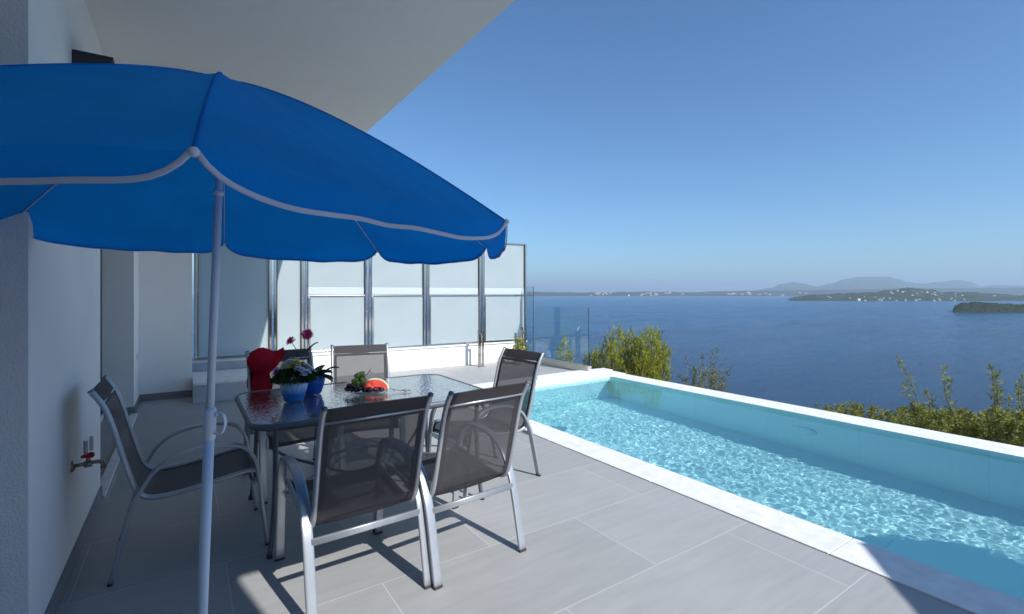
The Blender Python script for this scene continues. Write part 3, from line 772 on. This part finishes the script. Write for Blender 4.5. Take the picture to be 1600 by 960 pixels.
def house_mesh(w_, d, h):
    bm = B(); box(bm, -w_/2, w_/2, -d/2, d/2, -6, h)
    f0 = len(bm.faces)
    a = [bm.verts.new(p) for p in ((-w_/2-.6, -d/2-.6, h+.02), (w_/2+.6, -d/2-.6, h+.02), (w_/2+.6, d/2+.6, h+.02), (-w_/2-.6, d/2+.6, h+.02), (-w_/2, 0, h+d*.25), (w_/2, 0, h+d*.25))]
    fs = [bm.faces.new([a[i] for i in q]) for q in ((0, 1, 5, 4), (2, 3, 4, 5), (1, 2, 5), (3, 0, 4), (3, 2, 1, 0))]
    for f in fs: f.material_index = 1
    return bm
rnd = random.Random(21)
h0 = None
def place_house(name, px, t, D0, D1, zf, w_, d, h, label, group):
    D = D0+(D1-D0)*t
    o = obj(name, house_mesh(w_, d, h), [M['house'], M['tile_roof']], label=label, cat='house', group=group)
    o.location = at(px, D, zf(px, t)); o.rotation_euler = (0, 0, -YAW+rnd.uniform(-.5, .5))
for k in range(46):
    px = rnd.choice([rnd.gauss(1425, 28), rnd.gauss(1380, 20), rnd.gauss(1470, 20), rnd.uniform(1275, 1590)])
    if not 1262 < px < 1600: continue
    t = rnd.uniform(.05, .5) if rnd.random() < .7 else rnd.uniform(.01, .06)
    place_house('house', px, t, 3700, 5000, z_pen, rnd.uniform(9, 20), rnd.uniform(8, 12), rnd.uniform(4, 8), 'small white house among trees on the wooded peninsula', 'small white houses on the peninsula')
for px, t, w_, h in ((1341, .03, 34, 26),):
    place_house('hotel', px, t, 3700, 5000, z_pen, w_*.8, 16, h*.6, 'tall white block by the shore of the peninsula, largest building there', None)
for k in range(48):
    px = rnd.choice([rnd.gauss(940, 9), rnd.gauss(1022, 14), rnd.uniform(900, 1110), rnd.uniform(1110, 1260), rnd.uniform(1140, 1230)])
    place_house('town_building', px, rnd.uniform(.03, .5), 9500, 12500, z_coast, rnd.uniform(25, 60), 20, rnd.uniform(10, 26), 'pale building in the hazy town along the far shore', 'pale buildings of the far shore town')

# haze: one even box of air round the camera and the land
hm = bpy.data.materials.new('haze_air'); hm.use_nodes = True
hn = hm.node_tree.nodes; hn.clear(); ho = hn.new('ShaderNodeOutputMaterial'); hv = hn.new('ShaderNodeVolumePrincipled')
hv.inputs['Color'].default_value = (.62, .80, 1.0, 1); hv.inputs['Density'].default_value = 6.5e-5; hv.inputs['Anisotropy'].default_value = .1
hm.node_tree.links.new(hv.outputs[0], ho.inputs['Volume'])
bm = B(); box(bm, -47000, 47000, -47000, 47000, SEA-8, 760); obj('haze', bm, hm, kind='stuff')

# ------------------------------------------------------------------ vegetation
def leaf_mesh(name, items, m, parent=None, **k):
    """items: (pos, dir, length, width) -> bent four-vertex leaves"""
    V_, F = [], []
    for p, d, L, W in items:
        d = d.normalized(); s = d.cross(Vector((rnd.uniform(-1, 1), rnd.uniform(-1, 1), rnd.uniform(-1, 1))))
        if s.length < 1e-4: s = d.orthogonal()
        s.normalize(); nrm = d.cross(s); i = len(V_)
        V_ += [p, p+d*L*.45+s*W*.5+nrm*L*.05, p+d*L, p+d*L*.45-s*W*.5+nrm*L*.05]
        F.append((i, i+1, i+2, i+3))
    me = bpy.data.meshes.new(name); me.from_pydata([tuple(v) for v in V_], [], F)
    me.materials.append(m)
    o = bpy.data.objects.new(name, me); C.objects.link(o)
    if parent: o.parent = parent
    return tag(o, **k)
def leafmat(name, c, tc, var=.5, vs=5):
    m = fabric(name, c, tc, .3, weave=60, bump=.05, var=var, vscale=vs); return m
M['tamarisk'] = leafmat('feathery_green', (.31, .32, .05), (.38, .40, .05), .45, 6)
M['olive'] = leafmat('olive_leaf', (.20, .21, .11), (.22, .24, .10), .5, 9)
M['shrub'] = leafmat('shrub_leaf', (.24, .25, .07), (.30, .32, .06), .55, 7)
def rv(a=1): return Vector((rnd.uniform(-a, a), rnd.uniform(-a, a), rnd.uniform(-a, a)))
def stems_obj(name, paths, r, parent, m):
    bm = B()
    for p in paths: sweep(bm, p, r, seg=5, rad=[1-.75*i/(len(p)-1) for i in range(len(p))])
    return obj(name, bm, m, parent, smooth=True)

def feathery_bush(px, D, plumes, label, zb=-3.1, dens=1.0):
    base = at(px, D, zb); t = empty('feathery_bush', base, label=label, cat='bush')
    items, paths = [], []
    for qx, qy, wpx in plumes:      # tip pixel and half width
        tip = at(qx, D+rnd.uniform(-.5, .5), py=qy)-base
        b0 = Vector((tip.x*.35, tip.y*.35, 0))
        ln = tip-b0; pts = [b0+ln*f+Vector((0, 0, 0))+rv(.03)*f for f in (0, .3, .6, .85, 1)]
        paths.append(pts)
        hw = wpx/757*D
        nb = int(230*dens)
        for k in range(nb):
            f = 1-(k/nb)**1.0*.75
            c = b0+ln*f; wd = hw*(1-f)**.5*2.6+.02
            a = rnd.uniform(0, 2*PI); rr = wd*math.sqrt(rnd.random())
            e = c+Vector((rr*math.cos(a), rr*math.sin(a), rnd.uniform(-.05, .1)))
            dirn = Vector((math.cos(a)*.35, math.sin(a)*.35, 1))
            L = rnd.uniform(.10, .2)
            for q in range(26):
                g = rnd.random(); items.append((e+dirn*L*g+rv(.012), dirn+rv(.55), rnd.uniform(.03, .06), rnd.uniform(.008, .014)))
    leaf_mesh('foliage', items, M['tamarisk'], t)
    stems_obj('stem', paths, .022, t, M['bark']); return t
feathery_bush(985, 9.6, [(948, 540, 9), (962, 524, 10), (975, 534, 12), (987, 528, 10), (1000, 535, 12), (1012, 530, 12), (1020, 523, 12), (1031, 535, 12), (1042, 552, 10), (935, 556, 9), (955, 548, 14), (995, 545, 16), (1022, 548, 16), (1005, 562, 22), (970, 560, 22), (1035, 560, 12)], 'bright green feathery bush behind the far pool corner, tallest of the bushes')
feathery_bush(922, 10.5, [(918, 566, 6), (924, 560, 6), (930, 567, 6)], 'small green tuft between the clear fence and the tall feathery bush', dens=.8)
feathery_bush(882, 11.5, [(876, 552, 5), (883, 536, 6), (891, 556, 6)], 'feathery green bush seen through the clear glass fence', dens=.5)

def leafy_shrub(px, D, shoots, label, m, zb=-2.8, L=.06, W=.018, gap=.008, name='leafy_shrub', spread=.055, clump=None):
    base = at(px, D, zb); t = empty(name, base, label=label, cat='shrub')
    items, paths = [], []
    def shoot(b0, tip, bend, dn=1.0, lf=1.0):
        mid = (b0+tip)*.5+bend
        pts = smooth_path([b0, mid, tip], 8); paths.append(pts)
        ln = (tip-b0).length; n = int(ln/gap*dn)
        for k in range(n):
            f = rnd.random()**.8; i = min(int(f*(len(pts)-1)), len(pts)-2); p = pts[i].lerp(pts[i+1], f*(len(pts)-1)-i)
            dr = (pts[i+1]-pts[i]).normalized(); side = rv(1); side.z *= .5
            items.append((p+side*spread*(1.15-f)*rnd.random(), dr*.5+side+Vector((0, 0, rnd.uniform(-.3, .5))), L*lf*rnd.uniform(.6, 1.15), W*rnd.uniform(.7, 1.2)))
    for (qx, qy, bx, by) in shoots:
        dj = rnd.uniform(-.2, .2)
        tip = at(qx, D+dj, py=qy)-base; b0 = at(bx, D+dj, py=by)-base
        shoot(b0, tip, rv(.03))
    if clump:
        x0, x1, yt, yb, n = clump
        for k in range(n):
            cx = rnd.uniform(x0, x1); f = (cx-x0)/(x1-x0)
            top = yt+rnd.expovariate(1/13.)-4+(abs(f-.5)*2)**2*14; dj = rnd.uniform(-.55, .55)
            tip = at(cx, D+dj, py=top)-base; b0 = at(cx+rnd.uniform(-10, 10), D+dj, py=max(yb, top+30))-base
            shoot(b0, tip, rv(.06), 1.5, .9)
    leaf_mesh('foliage', items, m, t); stems_obj('stem', paths, .006, t, M['bark'])
    bm = B(); sweep(bm, [(0, 0, -.5), (0.02, 0, .8), (0, 0.02, 1.6)], .03, seg=6); obj('trunk', bm, M['bark'], t, smooth=True)
    return t
leafy_shrub(1100, 8.8, [(1073, 560, 1085, 600), (1098, 556, 1092, 610), (1113, 548, 1105, 610), (1120, 546, 1112, 600), (1128, 570, 1115, 610), (1142, 572, 1120, 612), (1136, 580, 1125, 615), (1084, 572, 1090, 610), (1065, 590, 1085, 615)], 'sparse grey olive shrub past the pool rim, right of the feathery bush', M['olive'], L=.05, W=.018, gap=.011, name='olive_shrub', clump=(1060, 1135, 578, 640, 34))
leafy_shrub(1300, 7.6, [(1276, 632, 1284, 660), (1290, 634, 1298, 662), (1330, 628, 1332, 668), (1366, 632, 1366, 670)], 'low leafy shrub along the pool rim with short reddish sprigs', M['shrub'], clump=(1270, 1395, 634, 700, 85), name='low_shrub')
leafy_shrub(1425, 6.9, [(1402, 556, 1440, 645), (1411, 600, 1432, 650), (1447, 612, 1452, 655), (1455, 618, 1458, 660)], 'leafy shrub with one tall shoot leaning left above the sea', M['shrub'], clump=(1395, 1465, 636, 710, 60))
leafy_shrub(1490, 6.5, [(1475, 574, 1490, 650), (1482, 592, 1488, 655)], 'leafy shrub with a thin straight shoot, between the leaning and the double shoots', M['shrub'], clump=(1448, 1532, 642, 720, 62))
leafy_shrub(1560, 6.2, [(1549, 572, 1556, 660), (1560, 582, 1566, 655), (1555, 590, 1558, 660), (1580, 620, 1580, 665)], 'leafy shrub with a dense double shoot near the right end', M['shrub'], clump=(1528, 1588, 640, 730, 62))
leafy_shrub(1612, 6.0, [(1598, 586, 1604, 660), (1592, 600, 1600, 660), (1620, 580, 1616, 660)], 'leafy shrub at the right picture edge by the pool rim', M['shrub'], clump=(1582, 1660, 640, 735, 62))

# potted plant at the foot of the last screen
pp = empty('potted_plant', (5.42, 7.75, 0), label='small potted green plant on the deck behind the right chair', cat='plant')
bm = B(); lathe(bm, [(.085, 0), (.12, .20), (.13, .22), (.115, .22), (.10, .19), (.002, .185)], 24); obj('pot', bm, M['white_plastic'], pp, smooth=True)
leaf_mesh('foliage', [(Vector((rnd.gauss(0, .07), rnd.gauss(0, .07), .2+abs(rnd.gauss(0, .13)))), Vector((rnd.uniform(-1, 1), rnd.uniform(-1, 1), rnd.uniform(0, 1.2))), rnd.uniform(.05, .1), .035) for _ in range(260)], M['shrub'], pp)

# ------------------------------------------------------------------ on the table
def pot_color(name, lo, hi, z0, z1):
    m = mat(name, lo, .35); n = m.node_tree.nodes; l = m.node_tree.links; p = n['Principled BSDF']
    tc = n.new('ShaderNodeTexCoord'); sp = n.new('ShaderNodeSeparateXYZ'); l.new(tc.outputs['Object'], sp.inputs[0])
    q = n.new('ShaderNodeTexNoise'); q.inputs['Scale'].default_value = 40; l.new(tc.outputs['Object'], q.inputs['Vector'])
    ad = n.new('ShaderNodeMath'); ad.operation = 'MULTIPLY_ADD'; ad.inputs[1].default_value = .02; l.new(q.outputs['Fac'], ad.inputs[0]); l.new(sp.outputs['Z'], ad.inputs[2])
    r = n.new('ShaderNodeMapRange'); r.inputs['From Min'].default_value = z0; r.inputs['From Max'].default_value = z1; l.new(ad.outputs[0], r.inputs[0])
    c = n.new('ShaderNodeValToRGB'); c.color_ramp.elements[0].color = (*lo, 1); c.color_ramp.elements[1].color = (*hi, 1)
    l.new(r.outputs[0], c.inputs[0]); l.new(c.outputs[0], p.inputs['Base Color']); return m
M['pot_a'] = pot_color('blue_white_glaze', (.004, .15, .50), (.50, .70, .84), .055, .125)
M['pot_b'] = pot_color('blue_glaze', (.005, .07, .42), (.04, .22, .62), .08, .14)
def flower_pot(loc, s, m, label):
    t = empty('flower_pot', loc, label=label, cat='flower pot')
    def rf(r, z, a, i):
        fl = 1+.028*abs(math.cos(a*9))*(1 if .01 < z < .13 else 0)
        zz = z+(.006*abs(math.cos(a*9)) if i in (4, 5) else 0); return r*fl, zz
    prof = [(.002, 0), (.050, 0), (.058, .008), (.074, .07), (.085, .122), (.080, .122), (.074, .10), (.002, .098)]
    bm = B(); lathe(bm, [(r*s, z*s) for r, z in prof], 72, rf=lambda r, z, a, i: rf(r, z, a, i)); obj('pot', bm, m, t, smooth=True)
    bm = B(); lathe(bm, [(.073*s, .099*s), (.05*s, .106*s), (.002, .108*s)], 24); obj('soil', bm, M['soil'], t, smooth=True)
    return t
def petals(bm_items, c, axis, R0, n, L, W, droop=0):
    a = axis.normalized(); u = a.orthogonal().normalized(); v = a.cross(u)
    for k in range(n):
        th = 2*PI*(k+rnd.uniform(-.2, .2))/n
        d = (u*math.cos(th)+v*math.sin(th)+a*(.35+rnd.uniform(-.15, .15)-droop)); bm_items.append((c+d*R0, d, L*rnd.uniform(.85, 1.1), W))
def petal_mesh(name, items, axis, m, parent):
    V_, F = [], []
    for p, d, L, W in items:
        d = d.normalized(); s = d.cross(axis.normalized())
        if s.length < 1e-3: s = d.orthogonal()
        s.normalize(); i = len(V_)
        V_ += [p-s*W*.3, p+s*W*.3, p+d*L*.7+s*W*.5, p+d*L, p+d*L*.7-s*W*.5]; F.append((i, i+1, i+2, i+3, i+4))
    me = bpy.data.meshes.new(name); me.from_pydata([tuple(v) for v in V_], [], F); me.materials.append(m)
    o = bpy.data.objects.new(name, me); C.objects.link(o); o.parent = parent; return o
f1 = flower_pot((.568, 3.30, TZ+.001), 1.0, M['pot_a'], 'blue and white fluted flower pot with purple, yellow and white chrysanthemums')
items = []
for k in range(2200):
    a = rnd.uniform(0, 2*PI); r = .118*math.sqrt(rnd.random()); z = .115+.112*(1-(r/.118)**2)*rnd.random()**.5+.01
    items.append((Vector((r*math.cos(a), r*math.sin(a), z)), Vector((math.cos(a)*r*9, math.sin(a)*r*9, rnd.uniform(-.2, 1)))+rv(.4), rnd.uniform(.016, .032), .011))
leaf_mesh('foliage', items, M['green'], f1)
toL = -RV
heads = []
for k in range(46):
    a = rnd.uniform(0, 2*PI); r = .112*math.sqrt(rnd.random())
    c = Vector((r*math.cos(a), r*math.sin(a), .250-.075*(r/.112)**2+rnd.uniform(-.010, .014)))
    s = c.dot(RV)
    heads.append((c, 'purple' if s < -.03 else ('yellow' if s < .045 and rnd.random() < .65 else 'white_petal')))
for c, kind in heads:
    ax = Vector((c.x*3, c.y*3, 1)); it = []
    for ly in range(3): petals(it, c+Vector((0, 0, .002*ly)), ax, .002, 16, .027-.006*ly, .007, droop=.25-.3*ly)
    petal_mesh('flower', it, ax, M[kind], f1)
f2 = flower_pot((.715, 3.47, TZ+.001), .98, M['pot_b'], 'deep blue flower pot with two magenta gerberas on tall stems')
gz = []
def head_at(px, py, D): return at(px, D, py=py)-Vector(f2.location)
Dp = Vector(f2.location).dot(FV)
g1 = head_at(480, 523, Dp); g2 = head_at(454, 533, Dp-.05)
for gp, n_, s_, ax in ((g1, 22, 1.0, Vector((-.3, -.9, .35))), (g2, 18, .85, Vector((-.6, -.5, .7)))):
    it = []
    for ly in range(3): petals(it, gp+ax.normalized()*.001*ly, ax, .004, n_-4*ly, (.040-.009*ly)*s_, .0085*s_, droop=.3-.2*ly)
    fl = petal_mesh('flower', it, ax, M['magenta'], f2)
    bm = B(); ball(bm, gp+ax.normalized()*.004, .0075*s_); obj('centre', bm, M['soil'], fl, smooth=True)
    bm = B(); sweep(bm, smooth_path([(gp.x*.15, gp.y*.15, .1), (gp.x*.5+.006, gp.y*.5, .1+(gp.z-.1)*.5), tuple(gp-ax.normalized()*.004)], 6), .0026, seg=6); obj('stem', bm, M['stem'], f2, smooth=True)
bm = B()
def big_leaf(bm, b, d, L, W, up):
    d = d.normalized(); s = d.cross(Vector((0, 0, 1))).normalized(); n_ = 7; rows = []
    for i in range(n_+1):
        f = i/n_; w_ = W*math.sin(PI*min(1, f*.93+.05))**.8*(1+.12*math.sin(f*17)); c = b+d*L*f+Vector((0, 0, up*L*f-L*.7*f*f))
        rows.append([bm.verts.new(c-s*w_+Vector((0, 0, .008))), bm.verts.new(c), bm.verts.new(c+s*w_+Vector((0, 0, .008)))])
    for a, b2 in zip(rows, rows[1:]):
        for i in range(2): bm.faces.new((a[i], a[i+1], b2[i+1], b2[i]))
for k in range(16):
    a = rnd.uniform(0, 2*PI); d = Vector((math.cos(a), math.sin(a), 0))
    if k < 6: d = (RV*1.0+FV*rnd.uniform(-.5, .5))
    big_leaf(bm, Vector((0, 0, .10))+d*.03, d, rnd.uniform(.09, .14), rnd.uniform(.02, .03), rnd.uniform(.5, 1.3))
big_leaf(bm, Vector(g1)+Vector((.004, 0, -.12)), RV+Vector((0, 0, .0)), .07, .025, 1.6)
obj('leaves', bm, M['leaf_big'], f2, smooth=True)

# fruit plate
pl = empty('fruit_plate', (1.03, 3.30, TZ), label='round glass plate of fruit on the table', cat='plate')
bm = B(); lathe(bm, [(.002, .002), (.075, .002), (.085, .006), (.125, .022), (.130, .025), (.128, .027), (.083, .010), (.073, .006), (.002, .006)], 48); obj('plate', bm, M['plate'], pl, smooth=True)
pl.scale = (1.22,)*3
def fruit_root(name, lab, cat):
    o = empty(name, (1.03, 3.30, TZ+.006), label=lab, cat=cat); o.scale = (1.25,)*3; return o
gr = fruit_root('green_grapes', 'bunch of green grapes heaped on the left of the fruit plate', 'grapes')
bm = B()
for k in range(46):
    a = rnd.uniform(0, 2*PI); lvl = rnd.random(); r = .045*(1-lvl*.55)*math.sqrt(rnd.random())
    c = -RV*.048+FV*.015+Vector((r*math.cos(a), r*math.sin(a), .022+lvl*.075)); ball(bm, c, rnd.uniform(.0105, .0135), u=10, v=7)
obj('berries', bm, M['grape'], gr, smooth=True)
bm = B(); sweep(bm, smooth_path([tuple(-RV*.03+Vector((0, 0, .07))), tuple(RV*.005+Vector((0, 0, .10))), tuple(RV*.02+Vector((0, 0, .125)))], 5), .002, seg=5); sweep(bm, [tuple(RV*.012+Vector((0, 0, .11))), tuple(RV*.035+Vector((0, 0, .10)))], .0015, seg=5); obj('stalk', bm, M['stem'], gr)
ch = fruit_root('dark_cherries', 'heap of dark glossy cherries along the front of the fruit plate', 'cherries')
bm = B()
for k in range(60):
    u = rnd.uniform(-1, 1); v = rnd.random()
    c = RV*(u*.098)-FV*(.035+.055*v*math.sqrt(max(0, 1-u*u*.9)))+Vector((0, 0, .020+.028*(1-abs(v-.4))*rnd.random()*(1 if u < .1 else .25))); ball(bm, c, rnd.uniform(.0095, .012), u=10, v=7)
obj('berries', bm, M['cherry'], ch, smooth=True)
wm = fruit_root('watermelon_slice', 'red watermelon piece with pale rind on the right of the fruit plate', 'watermelon')
# quarter-ball of melon, cut face towards the front
def melon(r0, r1, m, nm):
    bm = B(); n_ = 20; fr, bk = [], []
    cen = RV*.042+FV*.004+Vector((0, 0, .012))
    if r0 == 0:
        c = bm.verts.new(cen); arc = []
        for i in range(n_+1):
            a = PI*i/n_; arc.append(bm.verts.new(cen+RV*(r1*1.18*math.cos(a))+Vector((0, 0, r1*.88*math.sin(a)))+FV*0.002*math.sin(i)))
        for i in range(n_): bm.faces.new((c, arc[i], arc[i+1]))
    else:
        A0, A1 = [], []
        for i in range(n_+1):
            a = PI*i/n_
            for L_, r in ((A0, r0), (A1, r1)): L_.append(bm.verts.new(cen+RV*(r*1.18*math.cos(a))+Vector((0, 0, r*.88*math.sin(a)))))
        for i in range(n_): bm.faces.new((A0[i], A0[i+1], A1[i+1], A1[i]))
    return bm, cen
bm, cen = melon(0, .060, None, None); fl = obj('flesh', bm, M['flesh'], wm)
bm, cen = melon(.0601, .069, None, None); obj('pale_rind', bm, M['rindw'], wm)
bm = B(); rows = []
for j in range(9):
    b_ = PI/2*j/8; row = []
    for i in range(21):
        a = PI*i/20; rr = .0695
        row.append(bm.verts.new(cen+RV*(rr*1.18*math.cos(a)*math.cos(b_))+Vector((0, 0, rr*.88*math.sin(a)*math.cos(b_)+0))+FV*(rr*1.0*math.sin(b_))))
    rows.append(row)
for a, b in zip(rows, rows[1:]):
    for i in range(20): bm.faces.new((a[i], a[i+1], b[i+1], b[i]))
bmesh.ops.remove_doubles(bm, verts=bm.verts, dist=1e-5)
obj('green_rind', bm, M['rind'], wm, smooth=True)
tw = empty('bare_grape_stalk', (1.03, 3.30, TZ+.003), label='bare brown grape stalk lying on the glass right of the plate', cat='stalk')
bm = B()
q0 = RV*.12+FV*.03
for path in ([q0+Vector((0, 0, .02)), q0+RV*.05+Vector((0, 0, .012)), q0+RV*.10+FV*.0+Vector((0, 0, .004)), q0+RV*.17+Vector((0, 0, .003))],
             [q0+RV*.05+Vector((0, 0, .012)), q0+RV*.07-FV*.03+Vector((0, 0, .003))], [q0+RV*.10+Vector((0, 0, .004)), q0+RV*.13+FV*.05+Vector((0, 0, .003))],
             [q0+RV*.12+Vector((0, 0, .004)), q0+RV*.15-FV*.04+Vector((0, 0, .003))], [q0+RV*.14+Vector((0, 0, .004)), q0+RV*.17+FV*.03+Vector((0, 0, .003))]):
    sweep(bm, [tuple(p) for p in path], .0022, seg=6)
obj('twig', bm, M['bark'], tw, smooth=True)

# ------------------------------------------------------------------ red hat on the left corner of the far dark chair
hat = empty('red_hat', at(418, 3.74, py=570), label='red floppy sun hat hung on the back of the dark chair', cat='hat')
ZV = Vector((0, 0, 1))
ax = (-RV*.58+ZV*.62-FV*.50).normalized(); u = (RV*.80+ZV*.56); u = (u-ax*u.dot(ax)).normalized(); v = ax.cross(u)
bm = B(); rings = []
prof = [(.002, .150), (.030, .147), (.058, .134), (.080, .108), (.093, .070), (.099, .03), (.101, .0)]
N = 64
def hatp(r, z, th, k=1.0):
    dent = .012*math.exp(-((th-2.4)/.5)**2)*(z/.15)
    return u*(r*1.10*math.cos(th))+v*(r*math.sin(th))+ax*(z-dent+.003*math.sin(5*th)*(z/.15))
for r, z in prof: rings.append([bm.verts.new(hatp(r*(1+.02*noise.noise(Vector((j*.2, z*20, 0)))), z, 2*PI*j/N)) for j in range(N)])
bm.faces.new(rings[0])
for a, b in zip(rings, rings[1:]):
    for j in range(N): bm.faces.new((a[j], a[(j+1) % N], b[(j+1) % N], b[j]))
obj('crown', bm, M['hatred'], hat, smooth=True)
bm = B(); rings = []
for k in range(11):
    f = k/10; ring = []
    for j in range(N):
        th = 2*PI*j/N; c = math.cos(th)
        wdt = .044+.016*c*c+.065*max(0, -c)
        r = .101+f*wdt
        p = u*(r*1.10*c)+v*(r*math.sin(th))+ax*(-.010*f+.012*f*math.sin(3*th+.5)+.006*f*math.sin(7*th))
        low = max(0, -c)                       # the lower side of the brim sags downwards
        lw = max(0, min(1, (-c+.45)/1.2)); lw = lw*lw*(3-2*lw); sg = -1 if v.dot(FV) > 0 else 1
        p += -ZV*(.030*f*f*low)-ax*(.035*f*f*low)+RV*(.13*f*lw*sg*math.sin(th)+.02*f*lw)-FV*(.03*f*lw)
        ring.append(bm.verts.new(p))
    rings.append(ring)
for a, b in zip(rings, rings[1:]):
    for j in range(N): bm.faces.new((a[j], a[(j+1) % N], b[(j+1) % N], b[j]))
obj('brim', bm, M['hatred'], hat, smooth=True)
bm = B(); sweep(bm, [tuple(hatp(.1025, .012, 2*PI*j/32)) for j in range(32)], .008, .002, ref=tuple(ax), seg=8, closed=True); obj('hat_band', bm, M['hatred'], hat, smooth=True)

# ladder rails of the pool, standing outside the picture on the right
bm = B()
for dx in (0, .5): sweep(bm, smooth_path([(-dx, -.14, -1.0), (-dx, -.14, .05), (-dx, -.12, .60), (-dx, .06, .80), (-dx, .26, .62), (-dx, .30, .0)], 6), .021, seg=12)
obj('rail', bm, M['steel'], ld, smooth=True)
